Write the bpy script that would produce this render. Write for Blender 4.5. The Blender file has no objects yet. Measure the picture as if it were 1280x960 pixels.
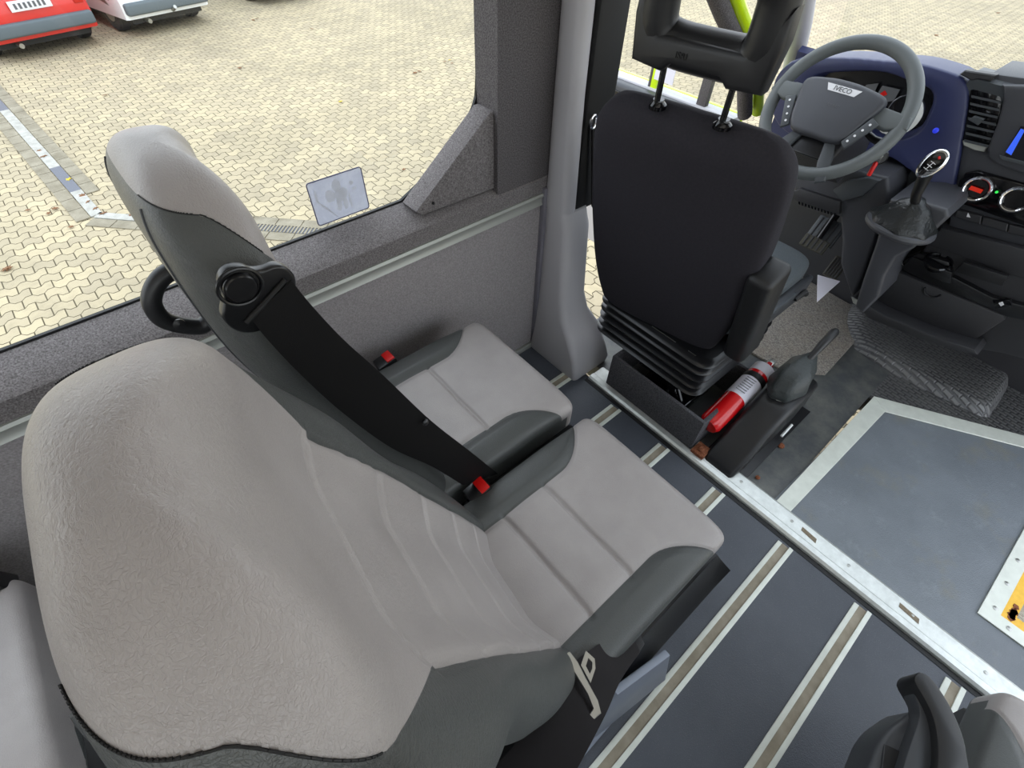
import bpy, bmesh, math, random
import numpy as np
from mathutils import Vector, Matrix
random.seed(7)
rng = np.random.default_rng(7)
S = bpy.context.scene
COL = S.collection
PI = math.pi
R_ = math.radians

# ------------------------------------------------------------------ camera
F = 606.0
CAM = np.array([0.0, 0.0, 1.5])
def _basis():
    X = np.array([1060., -678., F]); X /= np.linalg.norm(X)
    Y = np.array([-825., -744., F]); Y -= X*(X@Y); Y /= np.linalg.norm(Y)
    return np.stack([X, Y, np.cross(X, Y)], 1)
RM = _basis()
cd = bpy.data.cameras.new('camera'); cam = bpy.data.objects.new('camera', cd); COL.objects.link(cam)
cd.sensor_width = 36; cd.lens = F/1280*36; cd.clip_start = .02; cd.clip_end = 300
m = Matrix([[RM[0][i], -RM[1][i], -RM[2][i], CAM[i]] for i in range(3)]+[[0, 0, 0, 1]])
cam.matrix_world = m
S.camera = cam
# measured photo points turned into places on a known plane of the vehicle
def ray(p): return RM.T@np.array([(p[0]-640)/F, (p[1]-480)/F, 1.0])
def atz(p, z): d = ray(p); return CAM+d*((z-CAM[2])/d[2])
def aty(p, y): d = ray(p); return CAM+d*(y/d[1])
def atx(p, x): d = ray(p); return CAM+d*(x/d[0])

# ------------------------------------------------------------------ materials
def lin(c):
    c = [v/255 for v in c]
    return tuple((v/12.92 if v <= .04045 else ((v+.055)/1.055)**2.4) for v in c)+(1,)
def newmat(name):
    mt = bpy.data.materials.new(name); mt.use_nodes = True
    nt = mt.node_tree; b = nt.nodes['Principled BSDF']
    return mt, nt, b
def N(nt, t, **k):
    n = nt.nodes.new(t)
    for a, v in k.items(): setattr(n, a, v)
    return n
def noise(nt, co, scale, detail=4, rough=.5, stretch=None):
    if stretch:
        mp = N(nt, 'ShaderNodeMapping'); mp.inputs['Scale'].default_value = stretch
        nt.links.new(co, mp.inputs['Vector']); co = mp.outputs[0]
    n = N(nt, 'ShaderNodeTexNoise'); n.inputs['Scale'].default_value = scale
    n.inputs['Detail'].default_value = detail; n.inputs['Roughness'].default_value = rough
    nt.links.new(co, n.inputs['Vector']); return n
def bump(nt, b, h, strength, dist):
    bp = N(nt, 'ShaderNodeBump'); bp.inputs['Strength'].default_value = strength
    bp.inputs['Distance'].default_value = dist
    nt.links.new(h, bp.inputs['Height']); nt.links.new(bp.outputs[0], b.inputs['Normal']); return bp
def mixc(nt, fac, a, b):
    mx = N(nt, 'ShaderNodeMix', data_type='RGBA')
    for i, v in ((6, a), (7, b)):
        if isinstance(v, tuple): mx.inputs[i].default_value = v
        else: nt.links.new(v, mx.inputs[i])
    if isinstance(fac, float): mx.inputs[0].default_value = fac
    else: nt.links.new(fac, mx.inputs[0])
    return mx.outputs[2]
def ramp(nt, v, p0, p1):
    r = N(nt, 'ShaderNodeMapRange'); r.inputs[1].default_value = p0; r.inputs[2].default_value = p1
    nt.links.new(v, r.inputs[0]); return r.outputs[0]
def math_(nt, op, a, b=None, c=None):
    n = N(nt, 'ShaderNodeMath', operation=op)
    for i, v in enumerate((a, b, c)):
        if v is None: continue
        if isinstance(v, (int, float)): n.inputs[i].default_value = v
        else: nt.links.new(v, n.inputs[i])
    return n.outputs[0]
def mat(name, c, rough=.5, metal=0, var=0, vscale=30, bs=0, bscale=400, bdist=.001, coat=0, emis=None, es=0, spec=None):
    mt, nt, b = newmat(name)
    co = N(nt, 'ShaderNodeTexCoord').outputs['Object']
    b.inputs['Base Color'].default_value = lin(c)
    b.inputs['Roughness'].default_value = rough; b.inputs['Metallic'].default_value = metal
    if coat: b.inputs['Coat Weight'].default_value = coat
    if spec is not None: b.inputs['Specular IOR Level'].default_value = spec
    if var:
        n = noise(nt, co, vscale, 5, .6)
        a = tuple(max(0, x-var) for x in c); d = tuple(min(255, x+var) for x in c)
        nt.links.new(mixc(nt, ramp(nt, n.outputs[0], .3, .7), lin(a), lin(d)), b.inputs['Base Color'])
    if bs:
        n2 = noise(nt, co, bscale, 3, .6)
        bump(nt, b, n2.outputs[0], bs, bdist)
    if emis:
        b.inputs['Emission Color'].default_value = lin(emis); b.inputs['Emission Strength'].default_value = es
    return mt
def leather(name, light, dark):
    """two-tone leather: the vertex attribute 'zone' is > 0 on the dark panels"""
    mt, nt, b = newmat(name)
    co = N(nt, 'ShaderNodeTexCoord').outputs['Object']
    at = N(nt, 'ShaderNodeAttribute', attribute_name='zone')
    z = math_(nt, 'GREATER_THAN', at.outputs['Fac'], 0.0)
    n = noise(nt, co, 14, 3)
    l2 = mixc(nt, ramp(nt, n.outputs[0], .3, .7), lin(tuple(v-5 for v in light)), lin(tuple(v+4 for v in light)))
    nt.links.new(mixc(nt, z, l2, lin(dark)), b.inputs['Base Color'])
    b.inputs['Roughness'].default_value = .38
    v = N(nt, 'ShaderNodeTexVoronoi', feature='DISTANCE_TO_EDGE'); v.inputs['Scale'].default_value = 460
    w = noise(nt, co, 60, 3)
    ad = N(nt, 'ShaderNodeVectorMath', operation='MULTIPLY_ADD')
    nt.links.new(w.outputs['Color'], ad.inputs[0]); ad.inputs[1].default_value = (.02, .02, .02); nt.links.new(co, ad.inputs[2])
    mp = N(nt, 'ShaderNodeMapping'); mp.inputs['Scale'].default_value = (1.0, .55, 1.0)
    nt.links.new(ad.outputs[0], mp.inputs[0]); nt.links.new(mp.outputs[0], v.inputs['Vector'])
    h = math_(nt, 'MINIMUM', v.outputs['Distance'], .12)
    w2 = noise(nt, co, 520, 2, .5, (1, .5, .8))
    h = math_(nt, 'ADD', math_(nt, 'MULTIPLY', h, .8), math_(nt, 'MULTIPLY', w2.outputs[0], .55))
    bump(nt, b, h, .75, .0016)
    return mt
M = {}
M['leather'] = leather('two_tone_leather', (164, 158, 156), (76, 78, 77))
M['plastic'] = mat('black_plastic', (26, 26, 28), .42, bs=.25, bscale=900, bdist=.0006)
M['plastic_s'] = mat('satin_black_plastic', (22, 22, 24), .3)
M['gloss'] = mat('gloss_black', (9, 9, 12), .08)
M['grey_plastic'] = mat('dark_grey_plastic', (58, 60, 64), .45, bs=.3, bscale=1200, bdist=.0005)
M['dash'] = mat('dash_plastic', (62, 63, 68), .5, bs=.4, bscale=700, bdist=.0007)
M['dash_top'] = mat('dash_top_plastic', (66, 70, 74), .5, bs=.4, bscale=700, bdist=.0007)
M['dash_dark'] = mat('dash_dark_plastic', (44, 44, 47), .5, bs=.4, bscale=700, bdist=.0007)
M['blue'] = mat('navy_dash_plastic', (44, 50, 88), .42, bs=.4, bscale=800, bdist=.0007)
M['base'] = mat('suspension_box_foam', (74, 73, 77), .95, var=30, vscale=260, bs=1, bscale=400, bdist=.003)
M['seatback'] = mat('driver_seat_fabric', (44, 42, 47), .93, var=3, vscale=200, bs=.5, bscale=1500, bdist=.001, spec=.2)
M['seatside'] = mat('driver_seat_side', (20, 20, 22), .5, bs=.3, bscale=800)
M['dseat'] = mat('driver_cushion_fabric', (70, 76, 80), .85, var=8, vscale=300)
M['belt'] = mat('belt_webbing', (11, 10, 11), .7, spec=.25, bs=.5, bscale=900, bdist=.0006)
M['belt_lt'] = mat('belt_webbing_faded', (30, 27, 28), .7, spec=.25, bs=.5, bscale=900, bdist=.0006)
M['red'] = mat('red_plastic', (215, 22, 20), .3)
M['redx'] = mat('extinguisher_red', (205, 16, 22), .25, coat=.3)
M['steel'] = mat('brushed_steel', (170, 170, 165), .35, .9)
M['post_metal'] = mat('dark_chrome_post', (70, 72, 74), .2, 1)
M['chrome'] = mat('chrome', (225, 225, 228), .12, 1)
M['alu'] = mat('aluminium', (205, 208, 204), .38, .55, var=12, vscale=40)
M['alu_w'] = mat('bright_aluminium', (218, 222, 212), .5, .15, var=7, vscale=25)
M['tan'] = mat('dusty_rail_channel', (150, 141, 124), .8, .1, var=16, vscale=18)
M['rust'] = mat('rust', (120, 66, 36), .9, var=30, vscale=150)
M['dirt'] = mat('dried_dirt', (128, 116, 98), .95, var=14, vscale=200)
M['greypaint'] = mat('grey_painted_steel', (128, 134, 146), .4, .2)
M['wallpanel'] = mat('grey_wall_fabric', (150, 145, 146), .95, var=18, vscale=260, bs=.8, bscale=900, bdist=.001, spec=.1)
M['wallpanel2'] = mat('grey_wall_strip', (118, 116, 124), .9, var=5, vscale=300, spec=.1)
M['carpet'] = mat('ledge_carpet', (124, 119, 119), 1, var=34, vscale=300, bs=1, bscale=1000, bdist=.002, spec=.05)
M['carpetd'] = mat('carpet_shaded', (100, 96, 97), 1, var=28, vscale=300, bs=1, bscale=1000, bdist=.002, spec=.05)  # same carpet as the ledge, with the pillar's shade put into a darker colour
M['trim'] = mat('light_trim_metal', (172, 174, 168), .45, .35)
M['pillar'] = mat('grey_pillar_plastic', (180, 178, 181), .5, bs=.2, bscale=900, bdist=.0005)
M['rubber'] = mat('rubber_seal', (14, 14, 15), .6)
M['white'] = mat('white_paint', (232, 234, 232), .3, coat=.3)
M['paper'] = mat('paper', (225, 222, 232), .8)
M['yellow'] = mat('fluorescent_paint', (206, 240, 10), .3, coat=.4)
M['ywarn'] = mat('warning_yellow', (236, 184, 52), .5, var=8, vscale=60)
M['liner'] = mat('headliner', (190, 190, 192), .95)
M['carred'] = mat('red_car_paint', (205, 38, 30), .3, coat=.5)
M['carwhite'] = mat('white_car_paint', (235, 238, 240), .3, coat=.5)
M['cardark'] = mat('dark_car_paint', (50, 56, 60), .3, coat=.5)
M['tyre'] = mat('tyre_rubber', (30, 30, 31), .9, bs=.4, bscale=60, bdist=.01)
M['bumper'] = mat('grey_bumper', (88, 98, 104), .6)
M['hedge'] = mat('hedge_leaves', (92, 98, 46), .9, var=25, vscale=30, bs=1, bscale=60, bdist=.05)
M['leaf'] = mat('dry_leaf', (112, 74, 42), .9, var=25, vscale=80)
M['leafy'] = mat('yellow_leaf', (190, 165, 50), .9)
M['lightglass'] = mat('red_tail_lamp', (190, 40, 30), .15)
M['glassdark'] = mat('car_glass', (30, 36, 40), .05)
M['letter'] = mat('white_marking', (225, 225, 228), .4)
M['lettergrey'] = mat('grey_marking', (90, 92, 96), .4)
M['screen'] = mat('display_panel', (12, 14, 26), .1)
M['screen_lit'] = mat('display_lit', (40, 70, 190), .2, emis=(60, 100, 230), es=.8)
M['display_red'] = mat('display_red', (60, 10, 8), .2, emis=(220, 50, 30), es=.6)
M['green_led'] = mat('green_led', (30, 120, 50), .2, emis=(60, 230, 90), es=1.0)
M['gauge'] = mat('gauge_face', (24, 24, 28), .25)
M['gauge_lt'] = mat('cluster_reflective', (120, 122, 126), .15, .3)
M['wheelp'] = mat('wheel_leather', (92, 97, 98), .5, bs=.4, bscale=900, bdist=.0006)
M['hub'] = mat('airbag_cover', (64, 66, 72), .5, bs=.4, bscale=900, bdist=.0006)
M['stain'] = mat('grip_pads', (70, 68, 60), .95, var=12, vscale=200)
M['lamp'] = mat('fill_panel_glow', (240, 240, 240), .5, emis=(255, 250, 245), es=.7)  # glow of the fill panels added under the ceiling

# floors
def vinyl(name, c, sp=10, stain=False):
    mt, nt, b = newmat(name)
    co = N(nt, 'ShaderNodeTexCoord').outputs['Object']
    n = noise(nt, co, 3.2, 6, .65)
    base = mixc(nt, ramp(nt, n.outputs[0], .35, .75), lin(c), lin(tuple(v+sp for v in c)))
    n2 = noise(nt, co, 520, 2)
    base = mixc(nt, math_(nt, 'MULTIPLY', ramp(nt, n2.outputs[0], .66, .74), .5), base, lin((165, 165, 165)))
    if stain:
        n3 = noise(nt, co, 5.5, 4, .7)
        base = mixc(nt, math_(nt, 'MULTIPLY', ramp(nt, n3.outputs[0], .56, .72), .45), base, lin((128, 124, 104)))
        n4 = noise(nt, co, 9, 6, .8)
        base = mixc(nt, math_(nt, 'MULTIPLY', ramp(nt, n4.outputs[0], .55, .8), .5), base, lin((150, 158, 160)))
    nt.links.new(base, b.inputs['Base Color'])
    b.inputs['Roughness'].default_value = .48
    v = N(nt, 'ShaderNodeTexVoronoi'); v.inputs['Scale'].default_value = 330; nt.links.new(co, v.inputs['Vector'])
    bump(nt, b, v.outputs['Distance'], .35, .0012)
    return mt
M['vinyl'] = vinyl('dark_vinyl', (68, 72, 80), 12)
M['vinyl_cab'] = vinyl('scuffed_vinyl', (104, 110, 116), 16, True)
def rubbermat():
    mt, nt, b = newmat('cab_rubber')
    co = N(nt, 'ShaderNodeTexCoord').outputs['Object']
    n = noise(nt, co, 7, 6, .7)
    base = mixc(nt, ramp(nt, n.outputs[0], .4, .75), lin((72, 75, 77)), lin((112, 112, 106)))
    nt.links.new(base, b.inputs['Base Color']); b.inputs['Roughness'].default_value = .45
    n2 = noise(nt, co, 120, 4); bump(nt, b, n2.outputs[0], .3, .002)
    return mt
M['cabrubber'] = rubbermat()
def tread():
    mt, nt, b = newmat('embossed_rubber')
    co = N(nt, 'ShaderNodeTexCoord').outputs['Object']
    n = noise(nt, co, 6, 5, .7)
    tbase = mixc(nt, ramp(nt, n.outputs[0], .4, .7), lin((58, 58, 61)), lin((92, 92, 92)))
    b.inputs['Roughness'].default_value = .38
    mp = N(nt, 'ShaderNodeMapping'); mp.inputs['Scale'].default_value = (1, 1, 0); mp.inputs['Rotation'].default_value = (0, 0, R_(96))
    nt.links.new(co, mp.inputs[0])
    br = N(nt, 'ShaderNodeTexBrick'); br.inputs['Scale'].default_value = 1
    br.inputs['Brick Width'].default_value = .038; br.inputs['Row Height'].default_value = .016
    br.inputs['Mortar Size'].default_value = .0052; br.inputs['Mortar Smooth'].default_value = .8
    nt.links.new(mp.outputs[0], br.inputs['Vector'])
    inv = math_(nt, 'SUBTRACT', 1.0, br.outputs['Fac'])
    nt.links.new(mixc(nt, math_(nt, 'MULTIPLY', inv, .55), tbase, lin((118, 118, 116))), b.inputs['Base Color'])
    bump(nt, b, inv, .9, .003)
    return mt
M['tread'] = tread()
def carpetmat():
    mt, nt, b = newmat('woven_mat')
    co = N(nt, 'ShaderNodeTexCoord').outputs['Object']
    n = noise(nt, co, 260, 3, .7, (1, .5, 1)); n0 = noise(nt, co, 12, 4)
    base = mixc(nt, ramp(nt, n.outputs[0], .35, .68), lin((84, 79, 76)), lin((166, 160, 150)))
    base = mixc(nt, math_(nt, 'MULTIPLY', ramp(nt, n0.outputs[0], .4, .7), .35), base, lin((140, 128, 112)))
    nt.links.new(base, b.inputs['Base Color']); b.inputs['Roughness'].default_value = 1
    bump(nt, b, n.outputs[0], .8, .004)
    return mt
M['matt'] = carpetmat()
def checker_plate():
    mt, nt, b = newmat('tread_plate')
    co = N(nt, 'ShaderNodeTexCoord').outputs['Object']
    b.inputs['Base Color'].default_value = lin((176, 170, 156)); b.inputs['Metallic'].default_value = .5; b.inputs['Roughness'].default_value = .4
    w = N(nt, 'ShaderNodeTexWave'); w.inputs['Scale'].default_value = 40; w.inputs['Distortion'].default_value = 3
    nt.links.new(co, w.inputs['Vector']); bump(nt, b, w.outputs['Fac'], .8, .003)
    return mt
M['checker'] = checker_plate()
def paving():
    mt, nt, b = newmat('interlocking_pavers')
    co = N(nt, 'ShaderNodeTexCoord').outputs['Object']
    mp = N(nt, 'ShaderNodeMapping'); mp.inputs['Rotation'].default_value = (0, 0, R_(-1.5))
    nt.links.new(co, mp.inputs[0])
    sx = N(nt, 'ShaderNodeSeparateXYZ'); nt.links.new(mp.outputs[0], sx.inputs[0])
    u, v = sx.outputs[0], sx.outputs[1]
    P_ = .138
    # wavy joint: clipped triangle wave along the rows
    tri = math_(nt, 'PINGPONG', math_(nt, 'ADD', u, .02), P_/2)
    tri = math_(nt, 'SUBTRACT', tri, P_/4)
    cl = math_(nt, 'MINIMUM', math_(nt, 'MAXIMUM', math_(nt, 'MULTIPLY', tri, 1.25), -.0175), .0175)
    v2 = math_(nt, 'ADD', v, cl)
    cb = N(nt, 'ShaderNodeCombineXYZ'); nt.links.new(u, cb.inputs[0]); nt.links.new(v2, cb.inputs[1])
    br = N(nt, 'ShaderNodeTexBrick'); br.inputs['Scale'].default_value = 1
    br.inputs['Brick Width'].default_value = P_; br.inputs['Row Height'].default_value = .106
    br.inputs['Mortar Size'].default_value = .0048; br.inputs['Mortar Smooth'].default_value = .4
    br.inputs['Bias'].default_value = 0
    br.inputs['Color1'].default_value = lin((184, 170, 140)); br.inputs['Color2'].default_value = lin((164, 152, 128))
    br.inputs['Mortar'].default_value = lin((80, 72, 54))
    nt.links.new(cb.outputs[0], br.inputs['Vector'])
    n = noise(nt, co, .55, 6, .7)
    c = mixc(nt, math_(nt, 'MULTIPLY', ramp(nt, n.outputs[0], .45, .75), .42), br.outputs['Color'], lin((104, 98, 84)))
    n2 = noise(nt, co, 9, 5, .7)
    c = mixc(nt, math_(nt, 'MULTIPLY', ramp(nt, n2.outputs[0], .5, .8), .35), c, lin((116, 108, 90)))
    nt.links.new(c, b.inputs['Base Color']); b.inputs['Roughness'].default_value = .9; b.inputs['Specular IOR Level'].default_value = .2
    inv = math_(nt, 'SUBTRACT', 1.0, br.outputs['Fac']); bump(nt, b, inv, .6, .006)
    return mt
M['paving'] = paving()
M['stone'] = mat('border_stone', (134, 126, 108), .95, var=16, vscale=6, bs=.6, bscale=60, bdist=.006)
M['whitepaint'] = mat('white_channel_paint', (160, 158, 150), .7, var=16, vscale=15)
M['grate'] = mat('channel_grate', (96, 99, 108), .6, .2)
def glass():
    mt, nt, b = newmat('pane_glass')
    nt.nodes.remove(b)
    t = N(nt, 'ShaderNodeBsdfTransparent'); t.inputs[0].default_value = (.95, .96, .95, 1)
    g = N(nt, 'ShaderNodeBsdfGlossy'); g.inputs['Roughness'].default_value = .03
    lw = N(nt, 'ShaderNodeLayerWeight'); fr = math_(nt, 'POWER', lw.outputs['Facing'], 5.0)
    mx = N(nt, 'ShaderNodeMixShader')
    nt.links.new(math_(nt, 'MULTIPLY_ADD', fr, .35, .02), mx.inputs[0]); nt.links.new(t.outputs[0], mx.inputs[1]); nt.links.new(g.outputs[0], mx.inputs[2])
    nt.links.new(mx.outputs[0], nt.nodes['Material Output'].inputs[0])
    return mt
M['glass'] = glass()
def stickermat():
    mt, nt, b = newmat('peeling_sticker')
    co = N(nt, 'ShaderNodeTexCoord').outputs['Object']
    n = noise(nt, co, 26, 6, .8)
    c = mixc(nt, ramp(nt, n.outputs[0], .48, .56), lin((198, 200, 210)), lin((215, 217, 224)))
    nt.links.new(c, b.inputs['Base Color']); b.inputs['Roughness'].default_value = .7
    return thin(mt)
def thin(mt, tc=(225, 228, 238)):   # light also comes through from the back, as through paper
    nt = mt.node_tree; b = nt.nodes['Principled BSDF']; t = N(nt, 'ShaderNodeBsdfTranslucent'); t.inputs[0].default_value = lin(tc)
    mx = N(nt, 'ShaderNodeMixShader'); mx.inputs[0].default_value = .45
    nt.links.new(b.outputs[0], mx.inputs[1]); nt.links.new(t.outputs[0], mx.inputs[2]); nt.links.new(mx.outputs[0], nt.nodes['Material Output'].inputs[0]); return mt
M['sticker'] = stickermat()
M['stickerw'] = thin(mat('torn_paper', (232, 234, 238), .9, var=8, vscale=60), (245, 246, 250))
M['stickerb'] = mat('sticker_border', (38, 44, 92), .5)

# ------------------------------------------------------------------ mesh helpers
class MB:
    def __init__(s): s.v = []; s.f = []
    def add(s, v, f):
        o = len(s.v); s.v += [tuple(map(float, p)) for p in v]; s.f += [tuple(i+o for i in q) for q in f]; return s
    def box(s, lo, hi, bev=0, seg=2, mtx=None):
        bm = bmesh.new(); bmesh.ops.create_cube(bm, size=1)
        for v in bm.verts:
            v.co = Vector([lo[i]+(hi[i]-lo[i])*(v.co[i]+.5) for i in range(3)])
        if bev: bmesh.ops.bevel(bm, geom=bm.edges[:], offset=bev, segments=seg, affect='EDGES', profile=.5)
        if mtx: bmesh.ops.transform(bm, matrix=mtx, verts=bm.verts)
        return s.bm(bm)
    def bm(s, bm):
        bm.verts.index_update(); s.add([v.co[:] for v in bm.verts], [[v.index for v in f.verts] for f in bm.faces]); bm.free(); return s
    def prism(s, pts, d, bev=0, seg=2):
        """closed outline (3-D points in one plane) pushed by vector d"""
        bm = bmesh.new(); pts = [Vector(tuple(map(float, p))) for p in pts]; d = Vector(tuple(map(float, d)))
        a = [bm.verts.new(p) for p in pts]; b = [bm.verts.new(p+d) for p in pts]; n = len(pts)
        fa = bm.faces.new(a); fb = bm.faces.new(b[::-1])
        for i in range(n): bm.faces.new((a[i], b[i], b[(i+1) % n], a[(i+1) % n]))
        bmesh.ops.recalc_face_normals(bm, faces=bm.faces[:])
        if bev: bmesh.ops.bevel(bm, geom=list({e for f in (fa, fb) if f.is_valid for e in f.edges}), offset=bev, segments=seg, affect='EDGES', profile=.5)
        return s.bm(bm)
    def tube(s, path, r, n=12, closed=False, sx=1, cap=True):
        P = [np.array(p, float) for p in path]; L = len(P); rr = r if hasattr(r, '__len__') else [r]*L
        vs = []; prev = None
        for i in range(L):
            if closed: t = P[(i+1) % L]-P[i-1]
            else: t = P[min(i+1, L-1)]-P[max(i-1, 0)]
            t = t/(np.linalg.norm(t)+1e-12)
            if prev is None:
                a = np.array([0, 0, 1.]) if abs(t[2]) < .9 else np.array([1., 0, 0]); u = np.cross(t, a)
            else: u = prev-t*(prev@t)
            u /= np.linalg.norm(u)+1e-12; prev = u; w = np.cross(t, u)
            for k in range(n):
                a = 2*PI*k/n; vs.append(P[i]+rr[i]*(u*math.cos(a)*sx+w*math.sin(a)))
        fs = []
        for i in range(L if closed else L-1):
            for k in range(n):
                a = i*n+k; b = i*n+(k+1) % n; c = ((i+1) % L)*n+(k+1) % n; d = ((i+1) % L)*n+k
                fs.append((a, b, c, d))
        if not closed and cap: fs += [tuple(range(n))[::-1], tuple((L-1)*n+k for k in range(n))]
        return s.add(vs, fs)
    def lathe(s, prof, c, axis=(0, 0, 1), n=32):
        """profile [(r, h)] turned about an axis"""
        ax = Vector(axis).normalized(); q = ax.to_track_quat('Z', 'Y'); c = Vector(tuple(map(float, c))); vs = []; fs = []
        for r, h in prof:
            for k in range(n):
                a = 2*PI*k/n; vs.append((q@Vector((r*math.cos(a), r*math.sin(a), h))+c)[:])
        for i in range(len(prof)-1):
            for k in range(n): fs.append((i*n+k, i*n+(k+1) % n, (i+1)*n+(k+1) % n, (i+1)*n+k))
        fs += [tuple(range(n))[::-1], tuple((len(prof)-1)*n+k for k in range(n))]
        return s.add(vs, fs)
    def loft(s, rings, cap=True, closed=True):
        n = len(rings[0]); vs = [p for r in rings for p in r]; fs = []
        for i in range(len(rings)-1):
            for k in range(n if closed else n-1): fs.append((i*n+k, i*n+(k+1) % n, (i+1)*n+(k+1) % n, (i+1)*n+k))
        if cap and closed: fs += [tuple(range(n))[::-1], tuple((len(rings)-1)*n+k for k in range(n))]
        return s.add(vs, fs)
    def ribbon(s, A, B, th=.0015):
        """webbing between edge lines A and B with real thickness"""
        A = [np.array(a, float) for a in A]; B = [np.array(b, float) for b in B]; rings = []
        for i in range(len(A)):
            t = A[min(i+1, len(A)-1)]-A[max(i-1, 0)]; nrm = np.cross(t, B[i]-A[i]); nrm /= np.linalg.norm(nrm)+1e-12
            rings.append([A[i]+nrm*th/2, B[i]+nrm*th/2, B[i]-nrm*th/2, A[i]-nrm*th/2])
        return s.loft(rings)

def smooth_pts(P, n, closed=False):
    """Catmull-Rom through points"""
    P = [np.array(p, float) for p in P]; L = len(P); out = []
    segs = L if closed else L-1
    for i in range(segs):
        p0 = P[(i-1) % L] if closed or i > 0 else P[0]; p1 = P[i]; p2 = P[(i+1) % L]
        p3 = P[(i+2) % L] if closed or i+2 < L else P[-1]
        for k in range(n):
            t = k/n
            out.append(.5*((2*p1)+(-p0+p2)*t+(2*p0-5*p1+4*p2-p3)*t*t+(-p0+3*p1-3*p2+p3)*t**3))
    if not closed: out.append(P[-1])
    return out

def thing(name, label, cat, loc=(0, 0, 0), group=None, rot=(0, 0, 0)):
    o = bpy.data.objects.new(name, None); COL.objects.link(o); o.location = tuple(map(float, loc)); o.rotation_euler = rot
    o.empty_display_size = .05
    o['label'] = label; o['category'] = cat
    if group: o['group'] = group
    return o
def world_loc(p):
    v = Vector((0, 0, 0))
    while p is not None: v += p.location; p = p.parent
    return v
def build(mb, name, mt, parent=None, angle=35, label=None, local=False):
    me = bpy.data.meshes.new(name); me.from_pydata(mb.v, [], mb.f); me.update()
    bm = bmesh.new(); bm.from_mesh(me); bmesh.ops.recalc_face_normals(bm, faces=bm.faces[:]); bm.to_mesh(me); bm.free()
    if parent is not None and not local:
        w = world_loc(parent)
        me.transform(Matrix.Translation(-w))
    me.materials.append(M[mt] if isinstance(mt, str) else mt)
    for p in me.polygons: p.use_smooth = True
    me.set_sharp_from_angle(angle=R_(angle))
    o = bpy.data.objects.new(name, me); COL.objects.link(o)
    if parent is not None: o.parent = parent
    if label: o['label'] = label
    return o
def struct(mb, name, mt, angle=35, label=None, cat='structure'):
    """setting piece; origin moved to its own base"""
    o = build(mb, name, mt, None, angle); o['kind'] = 'structure'
    if label: o['label'] = label; o['category'] = cat
    return o
def single(mb, name, mt, label, cat, group=None, angle=35):
    o = build(mb, name, mt, None, angle)
    xs = [v.co for v in o.data.vertices]
    c = Vector((sum(v.x for v in xs)/len(xs), sum(v.y for v in xs)/len(xs), min(v.z for v in xs)))
    o.data.transform(Matrix.Translation(-c)); o.location = c
    o['label'] = label; o['category'] = cat
    if group: o['group'] = group
    return o
def copy_tree(o, parent=None):
    c = o.copy(); COL.objects.link(c); c.parent = parent
    for ch in list(o.children): copy_tree(ch, c)
    return c
def rrect(cx, cy, hx, hy, r, n=6):
    out = []
    for sx, sy, a0 in ((1, 1, 0), (-1, 1, 90), (-1, -1, 180), (1, -1, 270)):
        for k in range(n+1):
            a = R_(a0+90*k/n); out.append((cx+sx*(hx-r)+r*math.cos(a), cy+sy*(hy-r)+r*math.sin(a)))
    return out
def resample(poly, n):
    P = np.array(poly, float); Q = np.vstack([P, P[:1]]); d = np.r_[0, np.cumsum(np.linalg.norm(np.diff(Q, axis=0), axis=1))]
    t = np.linspace(0, d[-1], n, endpoint=False)
    return [np.array([np.interp(x, d, Q[:, j]) for j in range(Q.shape[1])]) for x in t]
def text_mb(txt, size, origin, ux, uy, depth=.0006):
    """raised lettering turned into mesh; ux/uy are the writing and up directions"""
    cu = bpy.data.curves.new('t', 'FONT'); cu.body = txt; cu.size = size; cu.extrude = depth; cu.align_x = 'CENTER'; cu.align_y = 'CENTER'
    o = bpy.data.objects.new('t', cu); COL.objects.link(o)
    dg = bpy.context.evaluated_depsgraph_get(); me = bpy.data.meshes.new_from_object(o.evaluated_get(dg))
    ux = Vector(tuple(map(float, ux))).normalized(); uy = Vector(tuple(map(float, uy))); uy = (uy-ux*uy.dot(ux)).normalized(); uz = ux.cross(uy)
    mt = Matrix((( ux.x, uy.x, uz.x, origin[0]), (ux.y, uy.y, uz.y, origin[1]), (ux.z, uy.z, uz.z, origin[2]), (0, 0, 0, 1)))
    me.transform(mt); mb = MB().add([v.co[:] for v in me.vertices], [tuple(p.vertices) for p in me.polygons])
    bpy.data.objects.remove(o); bpy.data.curves.remove(cu); bpy.data.meshes.remove(me)
    return mb

# ================================================================== SETTING
GZ = -.85
# paved yard
mb = MB().add([(-40, -40, GZ), (60, -40, GZ), (60, 45, GZ), (-40, 45, GZ)], [(0, 1, 2, 3)])
g = struct(mb, 'ground', 'paving', label='pale interlocking block paving of the yard outside', cat='paving')

# passenger floor platform and cab floor (real slabs)
struct(MB().box((-2.4, -1.08, -.08), (1.125, 1.1, 0)), 'floor', 'vinyl', label='dark grey vinyl floor of the passenger area')
def slab(pts, z0, z1, bev=0): return MB().prism([(p[0], p[1], z1) for p in pts], (0, 0, z0-z1), bev)
pc = atz((1094, 498), 0); pr = atz((1280, 547), 0)
dirr = (pr-pc)/np.linalg.norm(pr-pc)
far = pc+dirr*1.25
hx0, hy0 = 1.335, -.605           # hatch outer corner
# cab vinyl (light scuffed) with the step well cut out
struct(slab([(1.195, -.02), (pc[0], pc[1]), (pc[0]+dirr[0]*.64, pc[1]+dirr[1]*.64), (1.9, hy0-.02), (hx0, hy0-.02), (hx0, -1.08), (1.195, -1.08)], -.08, 0.0),
       'floor.001', 'vinyl_cab', label='scuffed grey vinyl platform of the cab beside the step well')
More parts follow.
